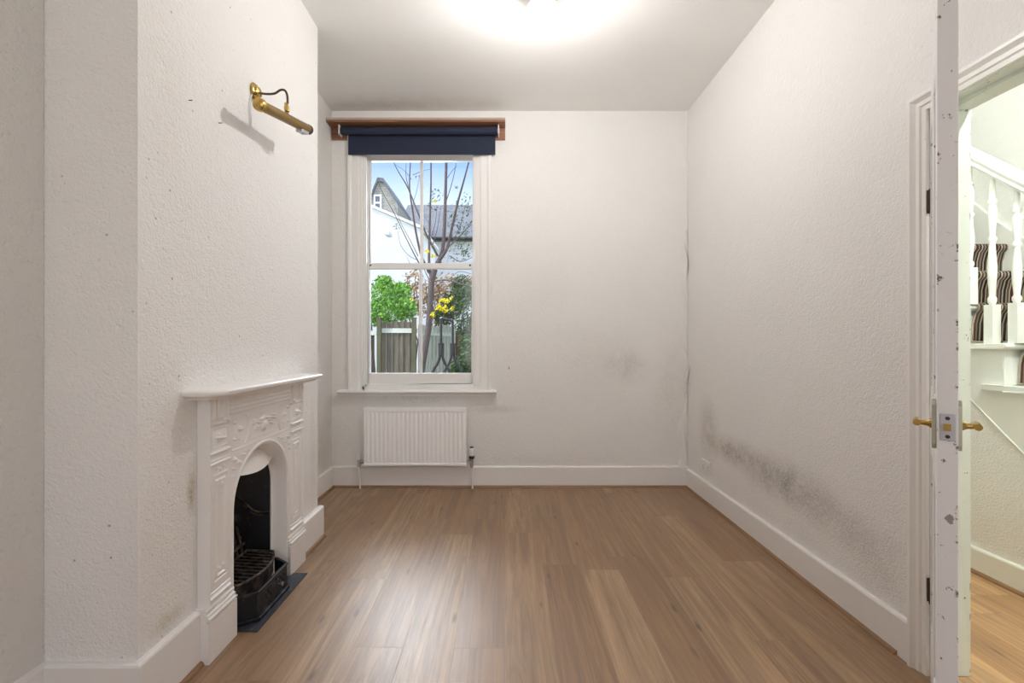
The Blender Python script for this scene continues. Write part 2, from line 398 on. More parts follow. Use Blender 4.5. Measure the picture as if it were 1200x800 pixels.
# left wall and the chimney breast (hollow behind the fireplace)
b = B(); box(b, XL-.3, XL, YR, YBR0-.001, 0, ZC); box(b, XL-.3, XL, YBR1+.001, YB, 0, ZC); struct('wall_left', b, M['wall_left'])
b = B(); RZ = .74
for a in ((XL-.3, XB, YBR0, FC-.255, 0, ZC), (XL-.3, XB, FC+.255, YBR1, 0, ZC), (XL-.3, XB, FC-.255, FC+.255, RZ, ZC), (XL-.3, XL-.02, FC-.255, FC+.255, 0, RZ)): box(b, *a)
struct('wall_chimney', b, M['wall_breast'], weld=False)
# rear wall; its window opening is made up to carry the fill lamp
b = B()
for a in ((XL-.3, -.9, YR-.1, YR, 0, ZC), (.7, XR, YR-.1, YR, 0, ZC), (-.9, .7, YR-.1, YR, 0, .7), (-.9, .7, YR-.1, YR, 2.5, ZC)): box(b, *a)
struct('wall_rear', b, M['wall_plain'])
# hall shell
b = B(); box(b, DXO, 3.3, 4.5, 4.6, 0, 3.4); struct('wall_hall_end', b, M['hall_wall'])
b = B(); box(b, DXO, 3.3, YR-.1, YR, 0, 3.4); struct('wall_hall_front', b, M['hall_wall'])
XS0, XS1 = 2.374, 3.10
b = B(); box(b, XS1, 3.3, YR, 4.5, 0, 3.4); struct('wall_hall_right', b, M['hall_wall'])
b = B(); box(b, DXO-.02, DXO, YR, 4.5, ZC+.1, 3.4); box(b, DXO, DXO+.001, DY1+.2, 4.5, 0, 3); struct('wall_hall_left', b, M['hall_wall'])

# skirting boards
def sk(h, t): return [(0,0), (t,0), (t,h-.009), (t*.85,h-.003), (t*.6,h), (0,h)]
b = B(); run(b, sk(.165,.02), (-1.392, YB, 0), (XR, YB, 0), (0,-1,0)); struct('baseboard_back', b, M['skirt'])
b = B(); run(b, sk(.148,.02), (XR, YB, 0), (XR, 1.652, 0), (-1,0,0)); struct('baseboard_right', b, M['skirt'])
b = B(); run(b, sk(.165,.02), (XL, YBR1, 0), (XL, YB, 0), (1,0,0)); struct('baseboard_left', b, M['skirt'])
b = B(); run(b, sk(.19,.02), (XL, YR, 0), (XL, YBR0, 0), (1,0,0)); struct('baseboard_near_left', b, M['skirt'])
b = B(); rows = [[b.verts.new(Vector(P_)+Vector(d_)*o_+Vector((0,0,z_))) for o_, z_ in sk(.192,.022)] for P_, d_ in (((XL+.02,YBR0,0),(0,-1,0)), ((XB,YBR0,0),(1,-1,0)), ((XB,FC-.390,0),(1,0,0)))]
for a, c in zip(rows, rows[1:]):
    for j in range(len(a)): b.faces.new((a[j], a[(j+1)%len(a)], c[(j+1)%len(a)], c[j]))
b.faces.new(rows[0]); b.faces.new(rows[-1]); struct('baseboard_chimney_near', b, M['skirt'])
b = B(); run(b, sk(.185,.03), (XB, FC+.402, 0), (XB, YBR1+.02, 0), (1,0,0)); struct('baseboard_chimney_far', b, M['skirt'])
b = B(); run(b, sk(.125,.018), (XS0, YR, 0), (XS0, 4.4, 0), (-1,0,0)); struct('baseboard_hall', b, M['stairwhite'])
# brown beading at the foot of the skirting
bd = [(0,0), (.014,0), (.012,.008), (.006,.014), (0,.016)]
def bead(i, a, c, n, m):
    b = B(); run(b, bd, a, c, n); struct('trim_%d' % i, b, m)
bead(1, (-1.372, YB-.02, 0), (XR-.02, YB-.02, 0), (0,-1,0), M['bead_x'])
bead(2, (XR-.02, YB-.02, 0), (XR-.02, 1.70, 0), (-1,0,0), M['bead'])
bead(3, (XL+.02, YBR1, 0), (XL+.02, YB-.02, 0), (1,0,0), M['bead'])
bead(4, (XB+.022, YBR0-.02, 0), (XB+.022, FC-.395, 0), (1,0,0), M['bead'])
bead(5, (XB+.03, FC+.41, 0), (XB+.03, YBR1+.02, 0), (1,0,0), M['bead'])
bead(6, (XS0-.018, YR, 0), (XS0-.018, 4.4, 0), (-1,0,0), M['bead'])

# wrinkled lining paper in the back right corner
b = B(); N = 150; K = 7
rows = []
for i in range(N+1):
    z = .17+2.78*i/N
    amp = (.35+.65*max(0, math.sin(z*7.3+1)))*(1 if z < 2.1 else .35)
    ww = .030+.022*math.sin(z*5.1)+.012*math.sin(z*17)
    row = []
    for j in range(K+1):
        t = j/K
        x = XR-.002-ww*(1-t)*1.6
        d = .022*amp*math.sin(PI*t)*(1+.8*math.sin(z*31+t*5+2*math.sin(z*9)))+.0012
        row.append(b.verts.new((x, YB-abs(d)-.0004, z)))
    rows.append(row)
for a, c in zip(rows, rows[1:]):
    for j in range(K): b.faces.new((a[j], a[j+1], c[j+1], c[j]))
o = ob('wallpaper_fold', b, M['wall_back'], smooth=True); pt(o, 'rucked strip of wallpaper lifting off in the corner of the back and right walls', 'wallpaper')

# ---------------------------------------------------------------- window
fr_ = B()
Y0 = YB-.001
# box frame lining and outer frame
for a in ((WX0, WX0+.035, YB, YB+.18, WZ0, WZ1), (WX1-.035, WX1, YB, YB+.18, WZ0, WZ1), (WX0, WX1, YB, YB+.18, WZ1-.03, WZ1), (WX0, WX1, YB+.0, YB+.2, WZ0, WZ0+.045),
          (WX0+.03, WX0+.047, YB+.072, YB+.082, WZ0, WZ1), (WX1-.047, WX1-.03, YB+.072, YB+.082, WZ0, WZ1),      # parting beads
          (WX0+.03, WX0+.05, YB+.002, YB+.022, WZ0+.045, WZ1), (WX1-.05, WX1-.03, YB+.002, YB+.022, WZ0+.045, WZ1), (WX0+.03, WX1-.03, YB+.002, YB+.022, WZ0+.045, WZ0+.062)):
    box(fr_, *a)
wf = struct('window_1', fr_, M['window'], bevel=.002)
prof = [(0,0), (0,.010), (.022,.010), (.028,.016), (.040,.018), (.078,.018), (.086,.026), (.094,.030), (.106,.030), (.112,.024), (.116,.0)]
b = B(); IX0, IX1 = WX0+.018, WX1-.018
casing(b, prof, [(IX0,YB,.778),(IX0,YB,2.70),(IX1,YB,2.70),(IX1,YB,.778)], [(-1,0,0),(-1,0,1),(1,0,1),(1,0,0)], (0,-1,0))
ob('architrave', b, M['window'], wf, smooth=.5)
b = B(); prism(b, [(-1.325, YB+.0, .752), (-1.325, YB-.06, .752), (-1.325, YB-.072, .757), (-1.325, YB-.076, .765), (-1.325, YB-.072, .773), (-1.325, YB-.06, .778), (-1.325, YB+.0, .778)], (1.255, 0, 0))
box(b, -1.31, -.085, YB-.02, YB, .725, .752)
ob('window_sill', b, M['window'], wf, bevel=.002)
def sash(name, y0, y1, z0, z1, stile, top, bot, gx0, gx1, horn=False):
    b = B(); x0, x1 = gx0-stile, gx1+stile
    box(b, x0, gx0, y0, y1, z0, z1); box(b, gx1, x1, y0, y1, z0, z1)
    box(b, gx0, gx1, y0, y1, z1-top, z1); box(b, gx0, gx1, y0, y1, z0, z0+bot)
    m = (gx0+gx1)/2; box(b, m-.013, m+.013, y0+.004, y1-.004, z0+bot, z1-top)
    s = ob(name, b, M['window'], wf, bevel=.004, seg=2); s.parent = wf
    b = B(); box(b, gx0-.005, gx1+.005, (y0+y1)/2-.0015, (y0+y1)/2+.0015, z0+bot-.005, z1-top+.005)
    ob('pane', b, M['glass'], s)
    return s
sash('upper_sash', YB+.088, YB+.122, 1.765, 2.70, .045, .052, .036, -1.110, -.266)
sash('lower_sash', YB+.030, YB+.066, .822, 1.797, .045, .046, .086, -1.104, -.270)
b = B()
for x in (-1.09, -.285): lathe(b, [(.007,0),(.007,.004),(.003,.006)], (x, YB+.03, 1.78), (0,-1,0), 12)
ob('sash_screw', b, M['blackplastic'], wf)
# ---------------------------------------------------------------- blind and its board
t = empty('pelmet_board', (-.69, YB, 2.80), 'reddish brown timber board fixed to the wall above the window', 'board')
b = B(); box(b, -1.385, .0, YB-.02, YB-.001, 2.775, 2.868); ob('back_board', b, M['board'], t, bevel=.002)
b = B(); box(b, -1.390, .0, YB-.125, YB-.001, 2.868, 2.882); ob('top_board', b, M['board'], t, bevel=.001)
b = B(); box(b, -1.391, .001, YB-.130, YB-.002, 2.8821, 2.8975); ob('edge_strip', b, M['boardtop'], t, bevel=.001)
t = empty('roller_blind', (-.66, YB-.06, 2.83), 'dark navy roller blind rolled almost fully up over the sash window', 'blind')
b = B(); tube(b, [(-1.290, YB-.066, 2.822), (-.064, YB-.066, 2.822)], .030, 20); ob('roller', b, M['blind'], t, smooth=.6)
b = B(); yb = YB-.0365
box(b, -1.248, -.078, yb, yb+.0016, 2.655, 2.815); ob('cloth', b, M['blind'], t)
b = B(); box(b, -1.248, -.078, yb-.004, yb+.004, 2.647, 2.662); ob('bottom_bar', b, M['blind'], t, bevel=.003)
for x in (-1.302, -.052):
    b = B(); box(b, x-.004, x+.004, YB-.092, YB-.0205, 2.79, 2.862); lathe(b, [(.018,-.007),(.018,.007)], (x, YB-.066, 2.822), (1,0,0), 14)
    ob('bracket', b, M['plastic'], t, bevel=.001)

# ---------------------------------------------------------------- doorway casing, lining, door
dt = B()
box(dt, XR, DXO, DY1, DY1+.02, 0, DZ+.02); box(dt, XR, DXO, DY0-.02, DY0, 0, DZ+.02); box(dt, XR, DXO, DY0, DY1, DZ, DZ+.02)
box(dt, XR+.045, XR+.085, DY1-.013, DY1, 0, DZ); box(dt, XR+.045, XR+.085, DY0, DY0+.013, 0, DZ); box(dt, XR+.045, XR+.085, DY0, DY1, DZ-.013, DZ)
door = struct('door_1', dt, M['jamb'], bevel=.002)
prof = [(0,0), (0,.012), (.016,.012), (.02,.018), (.034,.018), (.040,.023), (.046,.029), (.056,.029), (.060,.024), (.062,0)]
b = B(); casing(b, prof, [(XR,DY1+.002,0),(XR,DY1+.002,DZ+.002),(XR,DY0-.002,DZ+.002),(XR,DY0-.002,0)], [(0,1,0),(0,1,1),(0,-1,1),(0,-1,0)], (-1,0,0))
ob('architrave', b, M['gloss'], door, smooth=.5)
# door leaf, modelled along +y from the free edge at the origin to the hinge, then swung into place
hinge = Vector((XR, DY1, 0)); free = Vector((.9547, 1.0189, 0))
u = (hinge-free).normalized(); ang = math.atan2(u.x, u.y); DW = (hinge-free).length-.004; DT = .034
leaf = empty('door_leaf', (free.x, free.y, .008), 'white chipped panel door standing open, seen on its narrow latch edge', 'door')
leaf.rotation_euler = (0, 0, -ang)
def lob(name, bm, m, parent=leaf, **k):
    o = ob(name, bm, m, None, **k); o.parent = parent; return o
b = B(); DH = 1.94
# local axes: y runs from free edge to hinge, x from the room face (0) to the hall face (DT)
st = .105
for a in ((0, DT, 0, st, 0, DH), (0, DT, DW-st, DW, 0, DH), (0, DT, st, DW-st, 0, .22), (0, DT, st, DW-st, .80, .99), (0, DT, st, DW-st, DH-.11, DH), (0, DT, DW/2-.05, DW/2+.05, .22, .80), (0, DT, DW/2-.05, DW/2+.05, .99, DH-.11)): box(b, *a)
lob('stiles_and_rails', b, M['door'], bevel=.0018)
for (y0, y1) in ((st, DW/2-.05), (DW/2+.05, DW-st)):
    for (z0, z1) in ((.22, .80), (.99, DH-.11)):
        b = B(); box(b, DT/2-.006, DT/2+.006, y0, y1, z0, z1)
        for s_ in (0, DT-.010):
            for a in ((y0, y0+.014, z0, z1), (y1-.014, y1, z0, z1), (y0, y1, z0, z0+.014), (y0, y1, z1-.014, z1)): box(b, s_+.001, s_+.009, *a)
        lob('panel', b, M['door'], bevel=.002)
LZ = .966-.008
b = B(); box(b, .0045, .0295, -.0022, .001, LZ-.029, LZ+.029)
lp = lob('latch_plate', b, M['steel'], bevel=.001); lp['label'] = 'grey steel latch plate'
b = B(); prism(b, [(.0105,-.012,LZ-.007),(.0225,-.003,LZ-.007),(.0225,.0,LZ-.007),(.0105,.0,LZ-.007)], (0,0,.015))
o = lob('latch_bolt', b, M['brass'], lp)
for z in (LZ+.020, LZ-.020):
    b = B(); lathe(b, [(.0042,0),(.0042,.0012),(.002,.0016)], (.017, -.0022, z), (0,-1,0), 12); lob('screw', b, M['blackplastic'], lp)
for side in (-1, 1):
    x0 = 0 if side < 0 else DT
    b = B(); hh, hw = .056, .019
    poly = [(-hw, -hh+.012), (-hw+.010, -hh), (hw-.010, -hh), (hw, -hh+.012), (hw, hh-.012), (hw-.010, hh), (-hw+.010, hh), (-hw, hh-.012)]
    prism(b, [(x0, .052+a_, LZ+c_) for a_, c_ in poly], (side*.008, 0, 0))
    pl = lob('handle_plate', b, M['plateside'], bevel=.0015)
    b = B(); lathe(b, [(.012,0),(.009,.004),(.0065,.009),(.0055,.020),(.007,.025),(.0095,.028)], (x0+side*.008, .052, LZ), (side,0,0), 16)
    tube(b, smoothline([(x0+side*.033, .042, LZ), (x0+side*.033, .07, LZ+.001), (x0+side*.032, .10, LZ), (x0+side*.034, .128, LZ-.004), (x0+side*.031, .145, LZ-.006)], 5), [.0075]*2+[.007]*8+[.006]*8+[.0055]*3, 12)
    o = lob('lever_handle', b, M['brass'], pl, smooth=.7); o['label'] = 'tarnished brass lever handle'
for z in (.292, 1.63):
    b = B(); tube(b, [(-.004, DW+.003, z-.04), (-.004, DW+.003, z+.04)], .0055, 10)
    box(b, -.0035, -.0005, DW-.028, DW, z-.038, z+.038)
    lob('hinge', b, M['bronze'])
# ---------------------------------------------------------------- ceiling pendant
PX, PY, PZ = .185, 2.30, 2.775
t = empty('pendant_light', (PX, PY, ZC), 'lit bare bulb hanging on a short flex from the ceiling', 'ceiling light')
b = B(); lathe(b, [(.002,-.03),(.03,-.022),(.042,-.008),(.045,-.0005)], (PX,PY,ZC), n=24); ob('ceiling_rose', b, M['plastic'], t, smooth=.7)
b = B(); tube(b, [(PX,PY,ZC-.02),(PX,PY,PZ+.095)], .003, 8); ob('flex', b, M['plastic'], t)
b = B(); lathe(b, [(.012,.056),(.030,.054),(.074,.047),(.075,.049),(.032,.060),(.014,.064)], (PX,PY,PZ), n=32)  # unseen skirt added above the bulb to keep its light off the ceiling
lathe(b, [(.004,.115),(.012,.108),(.017,.09),(.017,.066),(.020,.062),(.020,.044),(.016,.040)], (PX,PY,PZ), n=20); ob('holder_and_light_shield', b, M['plastic'], t, smooth=.7)
b = B(); lathe(b, [(.0,-.036),(.012,-.034),(.023,-.026),(.031,-.012),(.033,.0),(.031,.012),(.024,.026),(.016,.036),(.013,.045)], (PX,PY,PZ), n=24)
ob('bulb', b, emit('lit bulb glass', (1,.975,.945), BULB_W), t, smooth=True)

# ---------------------------------------------------------------- brass picture light on the chimney breast
L = Vector((-.995, 1.859, 2.114)); R_ = Vector((-.944, 2.216, 2.176)); ax = (R_-L).normalized()
t = empty('picture_light', (XB, 2.04, 2.26), 'brass picture light on a bent arm fixed high on the chimney breast', 'wall light')
b = B(); tube(b, [L, R_], .021, 24); ob('tube_shade', b, M['brass_dull'], t, smooth=.6)
b = B(); lathe(b, [(.006,-.010),(.018,-.008),(.0245,-.003),(.026,.004),(.026,.016),(.021,.018)], L, ax, 24); o = ob('end_cap', b, M['brass'], t, smooth=.6); o['label'] = 'polished brass end cap'
b = B(); lathe(b, [(.006,.008),(.018,.006),(.0225,.002),(.0225,-.012),(.021,-.014)], R_, ax, 24); ob('end_cap', b, M['bronze'], t, smooth=.6)
b = B(); lathe(b, [(.038,0),(.039,.004),(.034,.010),(.024,.013),(.021,.022),(.012,.026),(.004,.027)], (XB, 2.04, 2.26), (1,0,0), 28); ob('rosette', b, M['brass'], t, smooth=.6)
for dy, dz in ((.024,.022), (-.024,-.02)):
    b = B(); lathe(b, [(.004,0),(.004,.003),(.001,.005)], (XB+.011, 2.04+dy, 2.26+dz), (1,0,0), 10); ob('screw', b, M['bronze'], t)
mid = (L+R_)/2
b = B(); tube(b, smoothline([(XB+.02,2.04,2.258),(XB+.05,2.042,2.254),(XB+.088,2.042,2.256),(XB+.115,2.04,2.270),(XB+.135,2.04,2.268),(XB+.146,2.039,2.245),(XB+.148,2.038,2.21)], 6), .0048, 10)
ob('arm', b, M['bronze'], t, smooth=.7)
b = B(); lathe(b, [(.004,.066),(.008,.062),(.008,.050),(.0105,.046),(.0105,.026),(.006,.022),(.006,.016)], (XB+.148, 2.038, 2.148), (-.1,0,1), 16); ob('arm_socket', b, M['brass'], t, smooth=.6)
b = B(); box(b, -.017, .017, -.028, .028, -.008, .006); lathe(b, [(.006,-.008),(.004,-.014)], (0,0,0))
q = Vector((0,1,0)).rotation_difference(ax).to_matrix().to_4x4()
bmesh.ops.transform(b, matrix=Matrix.Translation(R_-ax*.055+Vector((0,0,-.024))) @ q, verts=b.verts)
ob('switch', b, M['steel'], t, bevel=.003)
b = B(); tube(b, smoothline([(XB+.006,2.01,2.235),(XB+.004,1.99,2.17),(XB+.003,2.0,2.09),(XB+.003,1.985,2.06)], 5), .0022, 6); o = ob('flex', b, M['copper_white'], t, smooth=True); o['label'] = 'thin white painted flex'

# small nails
def nail(px, py, Y=None, X=None, label=''):
    if X is not None: S = (px-592)/X; p = Vector((X, F/S, CAMZ-(py-402)/S)); n = Vector((1,0,0))
    else: p = at(px, py, Y); n = Vector((0,-1,0))
    b = B(); tube(b, [p, p+n*.010, p+n*.012], [.0016,.0016,.0026], 8)
    if X is None: tube(b, [p+n*.009-Vector((-.006,.0,.012)), p+n*.008+Vector((.0,0,.010))], [.003,.0015], 8)
    o = ob('wall_hook', b, M['blackplastic']); pt(o, label, 'hook', 'small hooks and nails left in the walls')
nail(596, 430.5, Y=YB, label='tiny black hook on the back wall right of the window sill')
nail(221, 117.5, X=XB, label='tiny dark nail on the chimney breast left of the brass light, the higher of two')
nail(256, 144, X=XB, label='tiny dark nail on the chimney breast just below left of the brass light')

# ---------------------------------------------------------------- radiator
t = empty('radiator', (-.70, 3.64, .19), 'white fluted panel radiator on the back wall under the window', 'radiator')
x0, x1, z0, z1 = -1.107, -.302, .192, .648; nf = 23
b = B()
prof2 = []; pw = (x1-x0-.02)/nf
for i in range(nf):
    xa = x0+.01+i*pw
    prof2 += [(xa, 3.612), (xa+pw*.16, 3.612), (xa+pw*.30, 3.601), (xa+pw*.72, 3.601), (xa+pw*.86, 3.612)]
prof2.append((x1-.01, 3.612))
zs = [(z0+.016, 0), (z0+.034, 1), (z1-.052, 1), (z1-.034, 0)]
rows = []
for z, f_ in zs: rows.append([b.verts.new((x, 3.6115-(3.612-y)*f_*.42, z)) for x, y in prof2])
for a, c in zip(rows, rows[1:]):
    for j in range(len(prof2)-1): b.faces.new((a[j], a[j+1], c[j+1], c[j]))
box(b, x0, x1, 3.612, 3.622, z0, z1); box(b, x0, x1, 3.604, 3.620, z1-.034, z1); box(b, x0, x1, 3.604, 3.620, z0, z0+.016); box(b, x0, x0+.01, 3.606, 3.62, z0, z1); box(b, x1-.01, x1, 3.606, 3.62, z0, z1)
ob('panel', b, M['rad'], t, bevel=.0015, weld=False)
b = B(); box(b, x0+.004, x1-.004, 3.622, 3.660, z0+.03, z1-.008); ob('convector', b, M['rad'], t)
for x in (-1.0, -.42):
    b = B(); box(b, x-.015, x+.015, 3.655, 3.6985, .25, .6); ob('wall_bracket', b, M['rad'], t)
b = B(); tube(b, smoothline([(-1.155,3.635,.205),(-1.158,3.637,.16),(-1.150,3.64,.08),(-1.146,3.642,0)], 5), .0078, 12); ob('pipe', b, M['copper_white'], t, smooth=True)
b = B(); tube(b, smoothline([(-.264,3.635,.21),(-.262,3.637,.12),(-.258,3.64,.06),(-.258,3.642,0)], 5), .0078, 12); ob('pipe', b, M['copper_white'], t, smooth=True)
b = B(); tube(b, [(-1.155,3.635,.178),(-1.155,3.635,.235)], .0125, 12); tube(b, [(-1.155,3.635,.215),(-1.106,3.635,.215)], .009, 12); lathe(b, [(.0145,-.008),(.0145,.008)], (-1.128,3.635,.215), (1,0,0), 6)
lathe(b, [(.013,-.008),(.013,.008)], (-1.155,3.635,.185), (0,0,1), 6)
v_ = ob('lockshield_valve', b, M['steel'], t); b = B(); lathe(b, [(.0125,0),(.0125,.03),(.010,.04),(.004,.043)], (-1.155,3.635,.233)); ob('valve_cap', b, M['plastic'], v_, smooth=.6)
b = B(); tube(b, [(-.264,3.635,.17),(-.264,3.635,.245)], .0125, 12); tube(b, [(-.264,3.635,.215),(-.303,3.635,.215)], .009, 12); lathe(b, [(.0145,-.008),(.0145,.008)], (-.287,3.635,.215), (1,0,0), 6)
v_ = ob('thermostatic_valve', b, M['steel'], t)
b = B(); lathe(b, [(.012,0),(.021,.004),(.022,.022),(.019,.026)], (-.264,3.635,.238)); ob('collar', b, M['blackplastic'], v_, smooth=.6)
b = B(); lathe(b, [(.019,0),(.0225,.008),(.0225,.035),(.017,.060),(.015,.062)], (-.264,3.635,.264)); ob('valve_head', b, M['plastic'], v_, smooth=.6)
b = B(); lathe(b, [(.0155,0),(.0155,.006),(.012,.009)], (-.264,3.635,.326)); ob('valve_cap', b, M['blackplastic'], v_, smooth=.6)

# ---------------------------------------------------------------- socket on the right wall
t = empty('wall_socket', (XR, 3.352, .255), 'white double power socket low on the right wall near the corner', 'socket')
b = B(); box(b, XR-.010, XR-.0005, 3.279, 3.425, .212, .298); ob('face_plate', b, M['plastic'], t, bevel=.004)
for yy in (3.315, 3.389):
    b = B(); box(b, XR-.0135, XR-.0105, yy-.008+.02*(1 if yy > 3.35 else -1), yy+.008+.02*(1 if yy > 3.35 else -1), .272, .289); ob('switch', b, M['plastic'], t, bevel=.001)
    b = B()
    for dy, dz, s_ in ((0,.016,.004), (-.011,-.004,.003), (.011,-.004,.003)): box(b, XR-.0106, XR-.0102, yy+dy-s_, yy+dy+s_, .24+dz-.0035, .24+dz+.0035)
    ob('pin_holes', b, M['blackplastic'], t)

# ================================================================ fireplace
fp = empty('fireplace', (XB, FC, 0), 'white painted cast iron fireplace surround with mantel shelf on the chimney breast', 'fireplace')
XF = -1.078; HW = .385; HT = .952; OR = .226; OZ = .48     # front plane, half width, height, opening radius, springing height
def heights(U, Z):
    A = np.abs(U); A = np.where(A > .25, .25+(A-.25)*.823, A); H = np.zeros_like(U)
    sm = lambda t: np.clip(t, 0, 1)**2*(3-2*np.clip(t, 0, 1))
    def band(v, a, c, s=.004): return sm((v-a)/s)*sm((c-v)/s)
    def rect(a0, a1, z0, z1, s=.004): return band(A, a0, a1, s)*band(Z, z0, z1, s)
    def bead_(a0, a1, z0, z1, wd=.004, h=.004):
        d = np.maximum(np.abs(A-(a0+a1)/2)-(a1-a0)/2, np.abs(Z-(z0+z1)/2)-(z1-z0)/2)
        return h*np.sqrt(np.clip(1-(d/wd)**2, 0, 1))
    def blob(ca, cz, ra, rz, h, V=None):
        q_ = 1-((A if V is None else V)-ca)**2/ra**2-(Z-cz)**2/rz**2
        return h*np.sqrt(np.clip(q_, 0, 1))
    def flower(ca, cz, r, n, h, V=None):
        dx = (A if V is None else V)-ca; dz = Z-cz; rr = np.sqrt(dx*dx+dz*dz)/r; th = np.arctan2(dz, dx)
        pet = .62+.38*np.cos(n*th)
        return 1.25*h*(np.clip(1-rr/np.maximum(pet, .05), 0, 1)**.5*(.55+.45*np.sin(rr*5+.5))+.5*np.sqrt(np.clip(1-(rr/.28)**2, 0, 1)))
    # slender outer column and pilasters
    H = np.maximum(H, .016*np.sqrt(np.clip(1-((A-.368)/.016)**2, 0, 1))*(Z < .93)*(Z > .2))
    H = np.maximum(H, .007*rect(.250, .352, .20, .93, .006))
    H -= .009*rect(.263, .340, .262, .665, .004)
    H = np.maximum(H, bead_(.268, .335, .268, .660, .0055, .0105))
    H = np.maximum(H, .006+bead_(.281, .322, .285, .640, .004, .006)*((A > .276)&(A < .327)&(Z > .28)&(Z < .646)))
    for cz, s_ in ((.625, 1), (.305, -1)):                       # little scroll ends in the pilaster panel
        for ca, r_ in ((.301, .012), (.287, .007), (.315, .007)): H = np.maximum(H, .002+blob(ca, cz-s_*abs(ca-.301)*.6, r_, r_*1.25, .008))
        H = np.maximum(H, .002+blob(.301, cz-s_*.026, .005, .02, .007))
    # plinth blocks
    H = np.maximum(H, .017*rect(.222, .400, -.02, .150, .003))
    H = np.maximum(H, (.020*band(Z, .150, .166, .005)+.015*band(Z, .163, .176, .004)+.011*band(Z, .174, .196, .006))*band(A, .226, .400, .003))
    H = np.maximum(H, .0135*band(Z, .212, .224, .004)*band(A, .250, .385, .003)); H = np.maximum(H, .011*band(Z, .232, .240, .003)*band(A, .250, .385, .003))
    # capital bands
    for z0_, z1_, h_ in ((.700,.712,.015),(.715,.722,.012),(.738,.752,.015),(.842,.856,.014)): H = np.maximum(H, h_*band(Z, z0_, z1_, .004)*band(A, .252, .385, .003))
    # floral block above the capital
    H = np.maximum(H, .004+bead_(.268, .342, .764, .832, .004, .006)*(A > .26)*(A < .352))
    H = np.maximum(H, .006+flower(.305, .798, .029, 5, .012)*(np.hypot(A-.305, Z-.798) < .034))
    # reeded corbels
    H = np.maximum(H, (.008+.006*np.abs(np.sin((A-.262)*PI/.0205)))*rect(.262, .385, .866, .946, .003))
    for ca in (.275, .372): H = np.maximum(H, .006+blob(ca, .860, .013, .012, .014))
    # long reeds under the shelf
    H = np.maximum(H, (.003+.006*np.abs(np.sin((Z-.868)*PI/.0165)))*(A < .252)*(Z > .868))
    # frieze: central panel with a flower basket, swags and drops at each side
    H = np.maximum(H, bead_(0, .108, .748, .850, .0045, .007)*(Z > .735)); H = np.maximum(H, bead_(0, .118, .738, .860, .003, .004)*(Z > .73))
    H = np.maximum(H, blob(0, .785, .034, .026, .015)+0); H = np.maximum(H, .004*(np.cos(A*300)*np.cos(Z*300))*(blob(0, .785, .032, .024, 1) > .2)+blob(0,.785,.034,.026,.013))
    for ca, cz, r_ in ((0,.822,.017),(.024,.818,.013),(.044,.806,.012),(.062,.812,.010),(.078,.822,.010),(.088,.806,.008),(.055,.79,.009),(.07,.783,.008)): H = np.maximum(H, flower(ca, cz, r_*1.35, 5, .013)*(np.hypot(A-ca, Z-cz) < r_*1.3))
    H = np.maximum(H, .005*np.sqrt(np.clip(1-((np.hypot(A-.185, (Z-.80)*.8)-.040)/.0045)**2, 0, 1))*1.4)
    H = np.maximum(H, flower(.185, .805, .026, 6, .012)*(np.hypot(A-.185, Z-.805) < .03)); H = np.maximum(H, blob(.185, .766, .011, .012, .010)); H = np.maximum(H, blob(.185, .747, .006, .008, .008))
    H = np.maximum(H, .008*band(Z, .722, .731, .003)*(A < .24))
    H = np.maximum(H, .005*rect(-.1, .252, .858, .866, .003))
    lyre = .118+.030*np.clip((.80-Z)/.06, -1, 1)**2
    H = np.maximum(H, .010*np.sqrt(np.clip(1-((A-lyre)/.0045)**2, 0, 1))*band(Z, .735, .862, .002)); H = np.maximum(H, .008*np.sqrt(np.clip(1-((A-lyre-.013)/.0035)**2, 0, 1))*band(Z, .735, .862, .002))
    for zc_, r0_ in ((.835,.016),(.770,.014)): H = np.maximum(H, flower(.222, zc_, r0_*1.2, 4, .010)*(np.hypot(A-.222, Z-zc_) < r0_))
    # arch: raised rim plus scrolled spandrels
    rr = np.where(Z > OZ, np.hypot(A, Z-OZ), A)
    H = np.maximum(H, .010*np.sqrt(np.clip(1-((rr-OR-.008)/.009)**2, 0, 1))*(Z > .2))
    H = np.maximum(H, .004*np.sqrt(np.clip(1-((rr-OR-.024)/.004)**2, 0, 1))*(Z > .2)*(A < .25))
    sp = (rr > OR+.027)&(A < .25)&(Z < .718)
    for ca, cz, r_ in ((.222,.690,.019),(.190,.672,.012),(.232,.655,.011),(.160,.698,.011),(.236,.628,.007),(.132,.706,.007)):
        H = np.maximum(H, flower(ca, cz, r_*1.3, 5, .011)*(np.hypot(A-ca, Z-cz) < r_*1.2)*sp)
        H = np.maximum(H, .005*np.sqrt(np.clip(1-((np.hypot(A-ca, Z-cz)-r_)/.0025)**2, 0, 1))*sp)
    # upper ornament of the pilaster beside the arch
    for ca, cz in ((.285,.685),(.318,.685),(.301,.678)): H = np.maximum(H, blob(ca, cz, .011, .009, .010))
    return H
D = .0026; nu = int(round(2*(HW+.014)/D)); nz = int(round(HT/D))
U, Zg = np.meshgrid(np.linspace(-(HW+.014), HW+.014, nu+1), np.linspace(0, HT, nz+1), indexing='ij')
A = np.abs(U); RR = np.where(Zg > OZ, np.hypot(A, Zg-OZ), A)
lim = np.where(Zg < .2, HW+.014, HW)
inside = (RR < OR)
near = np.abs(RR-OR) < D*.75
s_ = np.where(near & (RR > 1e-6), OR/np.maximum(RR, 1e-6), 1)
U2 = np.where(near, U*s_, U); Z2 = np.where(near & (Zg > OZ), OZ+(Zg-OZ)*s_, Zg)
U2 = np.clip(U2, -lim, lim)
H = heights(U2, Z2)
inside = inside & ~near
H = np.where(H > .011, .011+(H-.011)*1.5, H)
verts = np.stack([XF+H, FC+U2, Z2], -1).reshape(-1, 3)
faces = []
